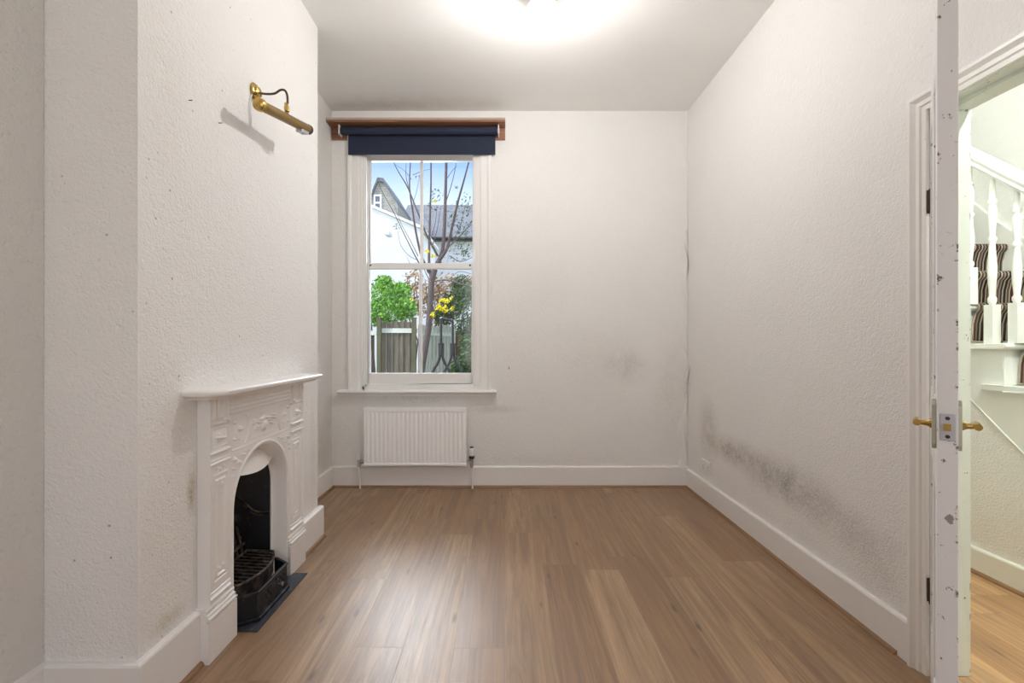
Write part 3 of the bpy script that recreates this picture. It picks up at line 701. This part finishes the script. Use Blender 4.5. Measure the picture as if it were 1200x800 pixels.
idx = lambda i, j: i*(nz+1)+j
RC = (np.abs(U)+0)
for i in range(nu):
    for j in range(nz):
        if inside[i, j] or inside[i+1, j] or inside[i, j+1] or inside[i+1, j+1]: continue
        um = abs(U[i, j]+U[i+1, j])/2; zm = (Zg[i, j]+Zg[i, j+1])/2
        if um > (HW+.014 if zm < .2 else HW): continue
        rc = math.hypot(um, zm-OZ) if zm > OZ else um
        if rc < OR: continue
        faces.append((idx(i,j), idx(i+1,j), idx(i+1,j+1), idx(i,j+1)))
used = np.unique(np.array(faces)); remap = -np.ones(len(verts), int); remap[used] = np.arange(len(used))
me = bpy.data.meshes.new('surround'); me.from_pydata(verts[used].tolist(), [], remap[np.array(faces)].tolist())
b = B(); b.from_mesh(me); bpy.data.meshes.remove(me)
be = [e_ for e_ in b.edges if len(e_.link_faces) == 1]
r = bmesh.ops.extrude_edge_only(b, edges=be)
for v in r['geom']:
    if isinstance(v, bmesh.types.BMVert): v.co.x = XB+.0008
ob('surround', b, M['cast_white'], fp, smooth=.7, weld=False)
# mantel shelf with rounded front corners and moulded edge
def shelf_ring(off, z):
    y0, y1, xf = FC-.465+off, FC+.475-off, XB+.130-off
    pts = [(XB+.001, y0)]
    r_ = .06
    for k in range(9):
        a_ = PI/2*k/8; pts.append((xf-r_+r_*math.sin(a_), y0+r_*.9-r_*.9*math.cos(a_)))
    for k in range(9):
        a_ = PI/2*k/8; pts.append((xf-r_+r_*math.cos(a_), y1-r_*.9+r_*.9*math.sin(a_)))
    pts.append((XB+.001, y1))
    return [(x, y, z) for x, y in pts]
b = B(); rows = [[b.verts.new(p) for p in shelf_ring(o_, z)] for o_, z in ((.030,.950),(.026,.956),(.012,.962),(.003,.966),(0,.972),(0,.980),(.004,.985),(.010,.987))]
for a, c in zip(rows, rows[1:]):
    n_ = len(a)
    for k in range(n_): b.faces.new((a[k], a[(k+1)%n_], c[(k+1)%n_], c[k]))
b.faces.new(rows[0]); b.faces.new(rows[-1]); ob('mantel_shelf', b, M['cast_white'], fp, smooth=.5)
# arched reveal, splaying inwards
def arch_pts(r_, n=28):
    p = [(-r_, 0.0)] + [(-r_, OZ*k/6) for k in range(1, 6)] + [(-r_*math.cos(PI*k/n), OZ+r_*math.sin(PI*k/n)) for k in range(n+1)] + [(r_, OZ*k/6) for k in range(5, 0, -1)] + [(r_, 0.0)]
    return p
b = B(); rows = []
for r_, x in ((.227, XF+.004), (.222, XF+.003), (.219, XF-.004), (.208, XF-.030), (.200, XF-.052), (.196, XF-.056), (.190, XF-.056), (.190, XF-.062), (.246, XF-.062)):
    rows.append([b.verts.new((x, FC+y, z)) for y, z in arch_pts(r_)])
for a, c in zip(rows, rows[1:]):
    for k in range(len(a)-1): b.faces.new((a[k], a[k+1], c[k+1], c[k]))
ob('arch_reveal', b, M['cast_white'], fp, smooth=.6)
# smoke hood: a bowed shell closing the head of the arch
b = B(); rows = []; NH = 24; ZL = .585
for j in range(13):
    tj = j/12; row = []
    for i in range(NH+1):
        s2 = -1+2*i/NH
        zl = ZL-.0+.030*s2*s2
        zt = OZ+math.sqrt(max(0, .197**2-(.190*s2)**2))
        hw_ = .192
        y = FC+hw_*s2
        zz = zl+(max(zt, zl)-zl)*tj
        bow = (1-s2*s2)*(.040*(1-tj)**.8)
        row.append(b.verts.new((XF-.052+bow, y, zz)))
    rows.append(row)
for a, c in zip(rows, rows[1:]):
    for k in range(NH): b.faces.new((a[k], a[k+1], c[k+1], c[k]))
ri = [b.verts.new(v.co+Vector((-.012, 0, .002))) for v in rows[0]]
for k in range(NH): b.faces.new((rows[0][k], rows[0][k+1], ri[k+1], ri[k]))
b2 = [[b.verts.new((XF-.064-.0+(1-(-1+2*i/NH)**2)*.030, FC+.192*(-1+2*i/NH), v.co.z)) for i, v in enumerate(ri)] for _ in range(1)]
ob('smoke_hood', b, M['cast_white'], fp, smooth=.8)
# iron lining of the fire chamber
b = B(); XK = -1.36
plan = [(XF-.060,-.196), (XF-.085,-.188), (XF-.16,-.160), (XK+.03,-.125), (XK+.008,-.09), (XK,0), (XK+.008,.09), (XK+.03,.125), (XF-.16,.160), (XF-.085,.188), (XF-.060,.196)]
rows = [[b.verts.new((x+(0 if z < .35 else (z-.35)*.22*(1 if x < -1.2 else 0)), FC+y, z)) for x, y in plan] for z in (0.002, .12, .35, .5, .70)]
for a, c in zip(rows, rows[1:]):
    for k in range(len(a)-1): b.faces.new((a[k], a[k+1], c[k+1], c[k]))
b.faces.new(rows[-1]); b.faces.new(rows[0])
ob('fire_back', b, M['iron'], fp, smooth=.9)
for o_, r_ in ((0, .007), (.014, .004)):
    for sd in (-1, 1):
        b = B(); P = []
        for (x, y, z) in ((XF-.066,.192,.335),(XF-.085,.186,.335),(XF-.11,.177,.338),(XF-.14,.166,.352),(XF-.165,.157,.385),(XF-.19,.148,.412),(XF-.215,.140,.425),(XF-.235,.134,.424),(XK+.03,.123,.41)):
            P.append((x+.004, FC+sd*(y-.004), z-o_))
        tube(b, smoothline(P, 4), r_, 8); ob('lining_ridge', b, M['grate'], fp, smooth=True)
# loose fire grate: bow fronted tray of bars with an upright back
g = empty('fire_grate', (-1.14, FC, .02), 'rusty black iron fire grate inside the fireplace opening', 'grate')
GZ = .150
def gx(y): return -1.062-.055*((y-FC)/.17)**2
ys = [FC-.17+.34*i/16 for i in range(17)]
b = B(); tube(b, [(gx(y), y, GZ) for y in ys], .007, 8)
for y0_, y1_ in zip(ys, ys[1:]):
    prism(b, [(gx(y0_), y0_, GZ-.065), (gx(y1_), y1_, GZ-.065), (gx(y1_), y1_, GZ), (gx(y0_), y0_, GZ)], (-.006,0,0))
tube(b, [(gx(ys[0]), ys[0], GZ), (-1.23, FC-.15, GZ+.012), (-1.23, FC+.15, GZ+.012), (gx(ys[-1]), ys[-1], GZ)], .007, 8)
ob('rim', b, M['grate'], g, smooth=.8)
for i in range(11):
    y = FC-.145+.029*i
    b = B(); prism(b, [(gx(y)-.004, y-.005, GZ+.004), (gx(y)-.004, y+.005, GZ+.004), (gx(y)-.004, y+.003, GZ-.010), (gx(y)-.004, y-.003, GZ-.010)], (-1.225-gx(y), 0, .010)); ob('grate_bar', b, M['grate'], g)
for i in range(7):
    y = FC-.12+.04*i
    b = B(); tube(b, [(-1.232, y, GZ), (-1.245, y, GZ+.06), (-1.262, y, GZ+.125), (-1.266, y, GZ+.14)], [.0065,.006,.0085,.003], 8); lathe(b, [(.002,-.009),(.010,-.003),(.010,.004),(.002,.010)], (-1.250, y, GZ+.085), n=10)
    ob('upright_bar', b, M['grate'], g, smooth=.8)
b = B(); box(b, -1.243, -1.233, FC-.14, FC+.14, GZ+.048, GZ+.060); ob('cross_rail', b, M['grate'], g)
for yy in (-.13, .13):
    b = B(); prism(b, [(-1.14, FC+yy-.006, .003), (-1.11, FC+yy-.006, .003), (-1.115, FC+yy-.006, GZ-.02), (-1.135, FC+yy-.006, GZ-.02)], (0, .012, 0)); ob('leg', b, M['grate'], g)
# ash fret: three faceted iron plate standing on the hearth
HZ = .0045
g = empty('ash_fret', (-1.03, FC, HZ), 'black iron ash fret with three facets standing on the slate hearth', 'ash fret')
fpts = [(-1.100, FC-.196), (-1.022, FC-.145), (-1.022, FC+.115), (-1.105, FC+.175)]
def wall_strip(b, pts, z0, z1, th, lean=0):
    for (xa, ya), (xb_, yb_) in zip(pts, pts[1:]):
        d = Vector((xb_-xa, yb_-ya, 0)).normalized(); n_ = Vector((d.y, -d.x, 0))
        if n_.x < 0: n_ = -n_
        prism(b, [(xa,ya,z0),(xb_,yb_,z0),(xb_,yb_,z1),(xa,ya,z1)], -n_*th)
b = B(); wall_strip(b, fpts, HZ+.014, .118, .006); plate = b
out = [(x+.012, y+(.0 if i in (0,3) else 0)) for i, (x, y) in enumerate(fpts)]
b = B(); wall_strip(b, out, HZ, HZ+.016, .020); ob('foot_rail', b, M['iron'], g, bevel=.002, weld=False)
out = [(x+.005, y) for x, y in fpts]
b = B(); wall_strip(b, out, .114, .124, .014); ob('top_rail', b, M['iron'], g, bevel=.002, weld=False)
b = B(); lathe(b, [(.004,0),(.004,.010),(.009,.014),(.009,.020),(.003,.023)], (-1.022, FC+.03, .068), (1,0,0), 14); o = ob('knob', b, M['steel'], g, smooth=.6); o['label'] = 'worn steel knob'
b = plate
for i, (dy, dz) in enumerate([(-.075,.0),(-.06,.012),(-.045,0),(-.03,.012),(-.06,-.012),(-.03,-.010),(.06,.012),(.075,0),(.09,.012),(.06,-.010),(.09,-.010),(.045,0),(.015,.02),(.045,.02)]):
    lathe(b, [(.007,0),(.008,.0015),(.004,.003)], (-1.0221, FC+.0+dy*.95, .070+dz*1.3), (1,0,0), 10)
ob('plate', b, M['iron'], g, weld=False)
b = B(); box(b, -1.30, -.986, 1.834, 2.30, .0006, HZ-.0003); o = ob('hearth_slab', b, M['slate_hearth']); pt(o, 'dark slate hearth slab let into the floor in front of the fireplace', 'hearth')

# ================================================================ staircase seen through the doorway
sc_ = empty('staircase', (XS0, 2.19, 0), 'white painted staircase with striped carpet seen through the open doorway', 'staircase')
RI, GO = .2, .22
steps = list(range(-5, 7))
def yf(k): return 2.19+GO*k
def zt(k): return 1.15+RI*k
for k_ in steps:
    b = B(); y0, z = yf(k_), zt(k_)
    # tread with a rounded nosing that returns past the string
    pr = [(y0-.022, z-.030), (y0-.030, z-.022), (y0-.033, z-.015), (y0-.030, z-.007), (y0-.022, z)]
    prism(b, [(XS0-.030, y, zz) for y, zz in pr]+[(XS0-.030, y0+GO-.02, z), (XS0-.030, y0+GO-.02, z-.030)], (XS1-XS0+.030, 0, 0))
    box(b, XS0-.030, XS0-.004, y0+GO-.02, y0+GO+.085, z-.030, z)
    ob('tread', b, M['stairwhite'], sc_, bevel=.004)
    b = B(); box(b, XS0-.0035, XS1, y0-.0015, y0+.02, max(0, z-RI), z-.030)
    prism(b, [(XS0-.006, y0+.004, z-.03), (XS0-.006, y0+.10, z-.03), (XS0-.006, y0+.085, z-.050), (XS0-.006, y0+.045, z-.060), (XS0-.006, y0+.025, z-.10), (XS0-.006, y0+.004, z-.125)], (.008,0,0))
    ob('riser', b, M['stairwhite'], sc_)
# string board: stepped top, sloping lower edge
def zlow(y): return .86+(y-2.35)*RI/GO
yA, yZ = yf(-5), yf(7)
poly = []
for k_ in steps: poly += [(yf(k_), max(0, zt(k_)-RI)-.0), (yf(k_), zt(k_)-.03)]
poly += [(yZ, zt(6)-.03), (yZ, zlow(yZ)), (1.404, 0)]
b = B(); prism(b, [(XS0-.004, y, z) for y, z in poly], (.04, 0, 0)); ob('string_board', b, M['stairwhite'], sc_)
b = B(); run_y = [(1.404, 0), (yZ, zlow(yZ))]
tube(b, [(XS0-.004, y, z+.006) for y, z in run_y], .0045, 8); ob('string_bead', b, M['stairwhite'], sc_, smooth=True)
# wall string on the party wall
b = B(); pl_ = [(y, zt(0)+(y-yf(0))*RI/GO+.13) for y in (1.2, 2.86)]
top = [(1.2, pl_[0][1])]+[(2.80+.03*i, zt(0)+(2.80+.03*i-yf(0))*RI/GO+.13+.0006*i*i) for i in range(8)]+[(3.7, zt(0)+(3.7-yf(0))*RI/GO+.17)]
prism(b, [(XS1-.022, y, z) for y, z in top]+[(XS1-.022, 3.7, zt(0)+(3.7-yf(0))*RI/GO-.3), (XS1-.022, 1.2, .05)], (.021,0,0)); ob('wall_string', b, M['stairwhite'], sc_, bevel=.006)
# carpet
prof = []
for k_ in steps:
    y0, z = yf(k_), zt(k_)
    if prof: pass
    prof += [(y0-.008, z-RI+.012), (y0-.012, z-.10), (y0-.026, z-.045), (y0-.042, z-.028), (y0-.045, z-.012), (y0-.040, z+.002), (y0-.026, z+.009), (y0+.03, z+.009)]
prof = prof[1:]
b = B(); cv = []
for y, z in prof: cv.append([b.verts.new((XS0+.058, y, z)), b.verts.new((XS1-.035, y, z)), b.verts.new((XS1-.035, y+.006, z-.007)), b.verts.new((XS0+.058, y+.006, z-.007))])
for a, c in zip(cv, cv[1:]):
    for k_ in range(4): b.faces.new((a[k_], a[(k_+1)%4], c[(k_+1)%4], c[k_]))
o = ob('stair_carpet', b, M['carpet'], sc_, smooth=.9, weld=False); o['label'] = 'brown, cream and maroon striped carpet'
# balusters: two to a tread
XBL = XS0+.036
def rail_z(y): return 2.035+(y-2.34)*1.0*RI/GO
base_b = None
for k_ in range(-4, 6):
    for d_ in (-.025, .085):
        y = yf(k_)+d_+.005
        if not 1.75 < y < 3.0: continue
        zb = zt(k_); hb = .19 if d_ < .04 else .19
        b = B(); s3 = .021
        box(b, XBL-s3, XBL+s3, y-s3, y+s3, zb, zb+hb)
        top_ = rail_z(y)+.02; h_ = top_-zb-hb
        pf = [(.012,0),(.019,.012),(.019,.024),(.012,.034),(.014,.05),(.019,.10),(.021,.14),(.015,.20),(.0125,.232),(.019,.240),(.019,.250),(.012,.258),(.015,.29),(.020,.34),(.020,.355),(.013,.375),(.019,.382),(.019,.392),(.013,.400),(.013,.44),(.012,.5)]
        pf = [(r_*.88, hh*h_/.50) for r_, hh in pf]
        lathe(b, pf, (XBL, y, zb+hb), n=16)
        ob('baluster', b, M['stairwhite'], sc_, smooth=.6)
b = B(); sec = [(-.026,0),(.026,0),(.032,.016),(.026,.030),(.034,.048),(.034,.066),(.020,.084),(0,.090),(-.020,.084),(-.034,.066),(-.034,.048),(-.026,.030),(-.032,.016)]
prism(b, [(XBL+a_, 1.2, rail_z(1.2)+c_) for a_, c_ in sec], (0, 1.9, rail_z(3.1)-rail_z(1.2))); ob('handrail', b, M['stairwhite'], sc_, smooth=.5)
# plastered spandrel wall below the string
b = B(); prism(b, [(XS0, YR, 0), (XS0, 4.4, 0), (XS0, 4.4, zlow(4.4)-.004), (XS0, 1.42, max(.0, zlow(1.42)-.004))], (.03, 0, 0)); 
bmesh.ops.delete(b, geom=b.verts[:], context='VERTS')
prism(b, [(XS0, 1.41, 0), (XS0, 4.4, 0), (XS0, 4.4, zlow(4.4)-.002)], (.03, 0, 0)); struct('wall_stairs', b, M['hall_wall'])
# hall pendant, out of view above the hall
t = empty('hall_pendant_light', (1.98, 1.2, 3.4), 'lit bulb hanging in the hall', 'ceiling light')
b = B(); lathe(b, [(.002,-.03),(.03,-.022),(.045,-.0005)], (1.98,1.2,3.4), n=20); ob('ceiling_rose', b, M['plastic'], t)
b = B(); tube(b, [(1.98,1.2,3.38),(1.98,1.2,2.75)], .003, 8); ob('flex', b, M['plastic'], t)
b = B(); lathe(b, [(.0,-.05),(.03,-.045),(.05,-.02),(.055,0),(.05,.02),(.03,.045),(.012,.06)], (1.98,1.2,2.69), n=24)
ob('bulb', b, emit('lit hall globe', (.97,1,.95), HALL_W), t, smooth=True)

# ================================================================ garden
GZ0 = -.35
b = B(); box(b, -14, 14, YB+.3, 30, GZ0-.2, GZ0); struct('ground', b, M['lawn'])
# fences
FY = 8.0
def fence(name, label, xa, xb, ya, yb, ztop, m, mp_, posts, rails, pw_=.05, ragged=.02):
    t = empty(name, (xa, ya, GZ0), label, 'fence', 'garden fences')
    L_ = math.hypot(xb-xa, yb-ya); n_ = max(1, int(L_/pw_)); dx, dy = (xb-xa)/L_, (yb-ya)/L_
    b = B(); rnd = random.Random(hash(label) % 1000 if False else len(label))
    for i in range(n_):
        zt_ = ztop+rnd.uniform(-ragged, ragged); o_ = (i % 2)*.02
        x_, y_ = xa+dx*i*pw_, ya+dy*i*pw_
        prism(b, [(x_+dy*o_, y_-dx*o_, GZ0), (x_+dx*pw_*.96+dy*o_, y_+dy*pw_*.96-dx*o_, GZ0), (x_+dx*pw_*.96+dy*o_, y_+dy*pw_*.96-dx*o_, zt_), (x_+dy*o_, y_-dx*o_, zt_)], (-dy*.018, dx*.018+0, 0))
    ob('boards', b, m, t)
    for f_ in posts:
        x_, y_ = xa+(xb-xa)*f_, ya+(yb-ya)*f_
        b = B(); box(b, x_-.035, x_+.035, y_-.12, y_-.052, GZ0, ztop+.05); prism(b, [(x_-.042,y_-.125,ztop+.05),(x_+.042,y_-.125,ztop+.05),(x_+.042,y_-.05,ztop+.05),(x_-.042,y_-.05,ztop+.05)], (0,0,.02)); ob('post', b, mp_, t)
    for z_ in rails:
        b = B(); prism(b, [(xa, ya-.05, z_), (xb, yb-.05, z_), (xb, yb-.02, z_+.08), (xa, ya-.02, z_+.08)], (0, .03, 0)); ob('rail', b, M['rail'], t)
    return t
p1 = at(437, 392, FY); p2 = at(486, 392, FY)
fence('garden_fence', 'weathered brown board fence between two posts below the green bush', at(446,0,FY).x, p2.x+.05, FY, FY, at(0,377,FY).z, M['fence_a'], M['fence_post'], [0.0, .93], [at(0,390,FY).z])
fence('garden_fence', 'dark brown fence panel at the far left of the window view', at(415,0,FY).x, at(442,0,FY).x, FY, FY, at(0,390,FY).z, M['fence_dark'], M['fence_post'], [.3], [at(0,390,FY).z-.04])
fence('garden_fence', 'pale greenish board fence behind the tree trunk', at(487,0,FY).x+.05, at(533,0,8.9).x, FY+.05, 8.9, at(0,380,FY).z, M['fence_b'], M['fence_b'], [], [at(0,393,FY).z])
fence('garden_fence', 'dark brown fence half hidden by ivy at the right of the window view', at(533,0,9.2).x, at(575,0,9.2).x, 9.2, 9.2, at(0,386,9.2).z, M['fence_dark'], M['fence_dark'], [.15], [])
# foliage
def leaves(b, c, rad, n, size, rnd, flat=1):
    for _ in range(n):
        while True:
            v = Vector((rnd.uniform(-1,1), rnd.uniform(-1,1), rnd.uniform(-1,1)))
            if v.length <= 1: break
        v = v*(.55+.45*rnd.random())/max(v.length, .3)*v.length**.4
        p_ = Vector(c)+Vector((v.x*rad[0], v.y*rad[1], v.z*rad[2]))
        a_ = Vector((rnd.gauss(0,1), rnd.gauss(0,1), rnd.gauss(0,1))).normalized(); d = a_.orthogonal().normalized()
        e_ = a_.cross(d).normalized(); s_ = size*rnd.uniform(.6, 1.3)
        b.faces.new([b.verts.new(p_+x) for x in (-d*s_, e_*s_*.45, d*s_, -e_*s_*.45)])
rnd = random.Random(3)
t = empty('bush', (at(457,0,9).x, 9.0, GZ0), 'bright green leafy bush growing over the fence', 'bush')
b = B()
for px, py, Y, r_ in ((447,345,8.9,.36),(465,350,9.0,.34),(455,365,8.8,.40),(474,362,8.9,.28),(440,368,8.8,.3),(470,340,9.2,.22),(450,332,9,.2)): leaves(b, at(px,py,Y), (r_,r_,r_*.9), 1100, .032, rnd)
ob('foliage', b, M['leaf_green'], t, weld=False)
b = B()
for dx in (-.25, 0, .2): tube(b, [(at(457,0,9).x+dx, 9, GZ0), (at(457,0,9).x+dx*1.5, 9, 1.6)], [.04,.02], 8)
ob('stem', b, M['bark'], t)
t = empty('ivy', (at(548,0,8.3).x, 8.2, GZ0), 'dark green ivy and brambles at the right side of the garden', 'ivy')
b = B()
for px, py, Y, r_ in ((545,345,8.4,.25),(556,360,8.2,.4),(548,385,8.2,.26),(552,410,7.8,.28),(545,428,7.4,.25),(535,352,8.9,.3),(528,362,9.2,.3),(540,335,9,.25),(520,372,9.3,.25),(562,395,8,.3),(536,432,7.3,.14)): leaves(b, at(px,py,Y), (r_,r_*.6,r_), 620, .03, rnd)
ob('foliage', b, M['leaf_dark'], t, weld=False)
b = B()
for i in range(5): tube(b, smoothline([(at(548+i*3,0,8.3).x, 8.2, GZ0), (at(546+i*3,0,8.3).x, 8.2, .6), (at(543+i*5,0,8.3).x, 8.2, 1.7)], 4), .014, 6)
ob('stem', b, M['bark'], t)
# tree
TY = 7.3
t = empty('tree', (at(493,0,TY).x, TY, GZ0), 'bare grey tree with forked trunk and a few yellow leaves', 'tree')
def br_(pts, r0, r1, dy=0, name='branch'):
    n_ = len(pts); P = []
    for i, (px, py) in enumerate(pts): P.append(at(px, py, TY+dy*i/max(1, n_-1)))
    P = smoothline(P, 4); r0 *= .68; r1 *= .7; rs = [r0+(r1-r0)*i/(len(P)-1) for i in range(len(P))]
    b = B(); tube(b, P, rs, 8); ob(name, b, M['bark'], t, smooth=True)
br_([(489,470),(493,440),(497,415),(502,385),(504,355),(506,330),(510,315),(515,305)], .080, .062, 0, 'trunk')
br_([(514,306),(519,290),(521,260),(522,230),(523,190),(524,150)], .048, .028, .3)
br_([(515,305),(524,290),(530,265),(537,235),(544,210),(552,180)], .040, .014, -.4)
br_([(506,330),(503,310),(503,285),(504,250),(505,215),(505,170)], .036, .016, .5)
br_([(503,320),(494,300),(488,275),(484,250),(480,220),(481,190)], .034, .012, -.3)
br_([(513,300),(500,275),(490,250),(478,220),(468,203),(460,188)], .026, .006, -.6)
br_([(492,310),(484,295),(474,275),(462,250),(448,225),(444,214)], .014, .004, -.7)
br_([(490,300),(480,280),(470,262),(462,240)], .010, .004, .5)
br_([(486,262),(484,240),(488,225),(492,205)], .010, .004, .5)
br_([(481,225),(476,208),(476,190)], .012, .005, .2); br_([(482,210),(474,200),(462,192)], .009, .004, .3); br_([(484,205),(496,200),(506,198)], .008, .003, .3)
br_([(523,235),(528,220),(533,200),(535,185)], .013, .006, .2)
br_([(522,212),(530,200),(536,194)], .010, .004, .4)
br_([(516,300),(530,285),(545,270),(556,255)], .018, .006, -.5); br_([(530,285),(540,262),(546,240),(552,235)], .010, .004, .2); br_([(528,300),(538,306),(548,304),(558,298)], .012, .005, -.4)
br_([(507,330),(520,328),(532,330),(545,334),(556,332)], .020, .008, -.5); br_([(525,329),(532,322),(540,318),(556,322)], .010, .004, .4); br_([(530,330),(540,340),(552,345)], .010, .004, .3)
br_([(504,350),(512,342),(520,348),(524,356)], .010, .004, -.3); br_([(505,362),(510,352),(518,346)], .010, .004, .4)
br_([(505,330),(500,322),(496,312)], .014, .006, .2); br_([(506,290),(512,270),(516,245),(518,240)], .010, .004, .3); br_([(503,262),(497,252),(492,240)], .008, .003, .4)
br_([(490,305),(480,300),(470,288),(466,270)], .008, .003, -.4); br_([(488,317),(480,308),(476,298)], .008, .003, .4); br_([(503,285),(510,262),(512,240)], .008, .003, -.3)
b = B()
for px, py, r_, n_ in ((514,360,.06,34),(521,362,.07,40),(518,352,.05,22),(523,353,.05,22),(507,369,.045,14),(530,361,.035,14),(529,349,.03,8),(500,295,.04,16),(508,299,.05,22),(510,236,.03,7),(482,351,.03,6)):
    leaves(b, at(px, py, TY-.35), (r_,r_,r_), n_, .026, rnd)
o = ob('yellow_leaves', b, M['leaf_yellow'], t, weld=False); o['kind'] = 'stuff'; o['label'] = 'bright yellow leaves'
b = B()
for px, py, r_, n_ in ((512,228,.15,40),(540,255,.3,130),(548,285,.3,160),(535,300,.22,80),(465,266,.06,24),(506,240,.12,26),(545,240,.2,50),(533,270,.22,50),(488,312,.08,16),(490,208,.06,10),(535,219,.03,8)):
    leaves(b, at(px, py, TY+.2), (r_,r_,r_), n_, .022, rnd)
o = ob('small_leaves', b, M['leaf_dark'], t, weld=False); o['kind'] = 'stuff'
t = empty('shrub', (at(490,0,10).x, 10.4, GZ0), 'bare shrub with brown autumn leaves behind the trunk', 'shrub')
b = B()
for px, py, r_ in ((484,330,.3),(492,345,.35),(508,338,.35),(480,355,.25),(515,345,.25),(497,360,.3),(524,335,.35),(535,345,.35),(530,362,.3),(515,368,.3),(545,335,.3)): leaves(b, at(px, py, 10.4), (r_,r_*.5,r_), 210, .04, rnd)
o = ob('foliage', b, M['leaf_autumn'], t, weld=False)
b = B()
for i in range(9): x = at(474+i*6,0,10.4).x; tube(b, [(x, 10.4, GZ0), (x+rnd.uniform(-.2,.2), 10.4, 1.2), (x+rnd.uniform(-.4,.4), 10.4, 2.6)], [.03,.02,.006], 6)
ob('stem', b, M['bark'], t)
# black pipe stand just outside
SY = 4.75
t = empty('pipe_stand', (at(523,0,SY).x, SY, GZ0), 'black metal pipe stand with splayed legs outside the window', 'stand')
A_ = at(517, 374, SY); C_ = at(530.5, 377, SY+.25)
b = B(); tube(b, smoothline([at(517,408,SY), A_+Vector((0,0,-.02)), A_+Vector((.012,.02,.008)), C_+Vector((-.012,-.02,.008)), C_+Vector((0,0,-.02)), at(530.5,408,SY+.25)], 5), .0135, 12); ob('frame', b, M['blackpaint'], t, smooth=True)
for px, yy in ((517, SY), (530.5, SY+.25)):
    b = B(); tube(b, [at(px, 402, yy), at(px, 416, yy)], .031, 14); ob('sleeve', b, M['blackpaint'], t, smooth=.6)
    for sd in (-1, 1):
        q0 = at(px+sd*1.6, 415, yy)
        b = B(); tube(b, smoothline([q0, at(px+sd*2.2, 420, yy), at(px+sd*5, 427, yy), at(px+sd*9.5, 435, yy), Vector((q0.x+sd*.17, yy, .55)), Vector((q0.x+sd*.24, yy, GZ0))], 5), .0145, 10); ob('leg', b, M['blackpaint'], t, smooth=True)
# neighbouring buildings
HY = 11.5
t = empty('house', (at(460,0,HY).x, HY, GZ0), 'white rendered side extension of the neighbouring house with sloping roof line', 'building')
a0, a1 = at(400, 228, HY), at(492, 268, HY+.6)
b = B(); prism(b, [(a0.x, HY, GZ0), (a1.x, HY+.6, GZ0), (a1.x, HY+.6, a1.z), (a0.x, HY, a0.z)], (0, 2.6, 0)); ob('wall', b, M['render_wall'], t)
b = B(); prism(b, [(a0.x, HY-.05, a0.z), (a1.x+.1, HY+.55, a1.z-.02), (a1.x+.1, HY+.55, a1.z+.05), (a0.x, HY-.05, a0.z+.07)], (0, 2.8, 0)); ob('roof', b, M['render_wall'], t)
v = at(453.5, 273, HY); b = B(); box(b, v.x-.06, v.x+.06, v.y-.02, v.y+.3, v.z-.04, v.z+.04); ob('air_vent', b, plain('grey vent', (.72,.73,.75), .8, .05), t)
HY2 = 17
t = empty('house', (at(520,0,HY2).x, HY2, GZ0), 'terraced house with grey slate roof seen behind the tree', 'building')
e0 = at(0, 278, HY2).z; r0 = at(0, 240, HY2+2.4).z
b = B(); box(b, at(466,0,HY2).x, at(640,0,HY2).x, HY2, HY2+4.8, GZ0, e0); ob('wall', b, M['render_wall'], t)
xl, xr_ = at(462,0,HY2).x, at(645,0,HY2).x
b = B(); prism(b, [(xl, HY2-.25, e0-.05), (xl, HY2+2.4, r0), (xl, HY2+5, e0-.05), (xl, HY2+4.9, e0-.16), (xl, HY2-.2, e0-.16)], (xr_-xl, 0, 0)); ob('roof', b, M['slates'], t)
b = B(); tube(b, [(xl, HY2-.32, e0-.12), (xr_, HY2-.32, e0-.12)], .07, 8); ob('gutter', b, M['blackpaint'], t)
HY3 = 14.5
t = empty('house', (at(450,0,HY3).x, HY3, GZ0), 'brick gable end with a window showing above the white extension', 'building')
gp = [at(400,262,HY3), at(467,262,HY3), at(466,240,HY3), at(450,214,HY3), at(443,213,HY3), at(432,240,HY3), at(400,250,HY3)]
b = B(); prism(b, [(p_.x, HY3, (GZ0 if i < 2 else p_.z)) for i, p_ in enumerate(gp)], (0, 2.0, 0)); ob('wall', b, M['brick'], t)
b = B()
for (q0, q1) in ((gp[2], gp[3]), (gp[3], gp[4]), (gp[4], gp[5])):
    prism(b, [(q0.x, HY3-.08, q0.z), (q1.x, HY3-.08, q1.z), (q1.x, HY3-.08, q1.z+.12), (q0.x, HY3-.08, q0.z+.12)], (0, 2.15, 0))
ob('coping', b, M['slates'], t)
w0, w1 = at(438, 247, HY3-.03), at(447, 228, HY3-.03)
b = B(); box(b, w0.x, w1.x, HY3-.04, HY3+.05, w0.z, w1.z); wd = ob('window_frame', b, M['render_wall'], t)
b = B(); box(b, w0.x+.05, w1.x-.05, HY3-.05, HY3-.035, w0.z+.05, (w0.z+w1.z)/2-.03); box(b, w0.x+.05, w1.x-.05, HY3-.05, HY3-.035, (w0.z+w1.z)/2+.03, w1.z-.05); ob('pane', b, plain('dark far glass', (.12,.15,.18), .1), wd)
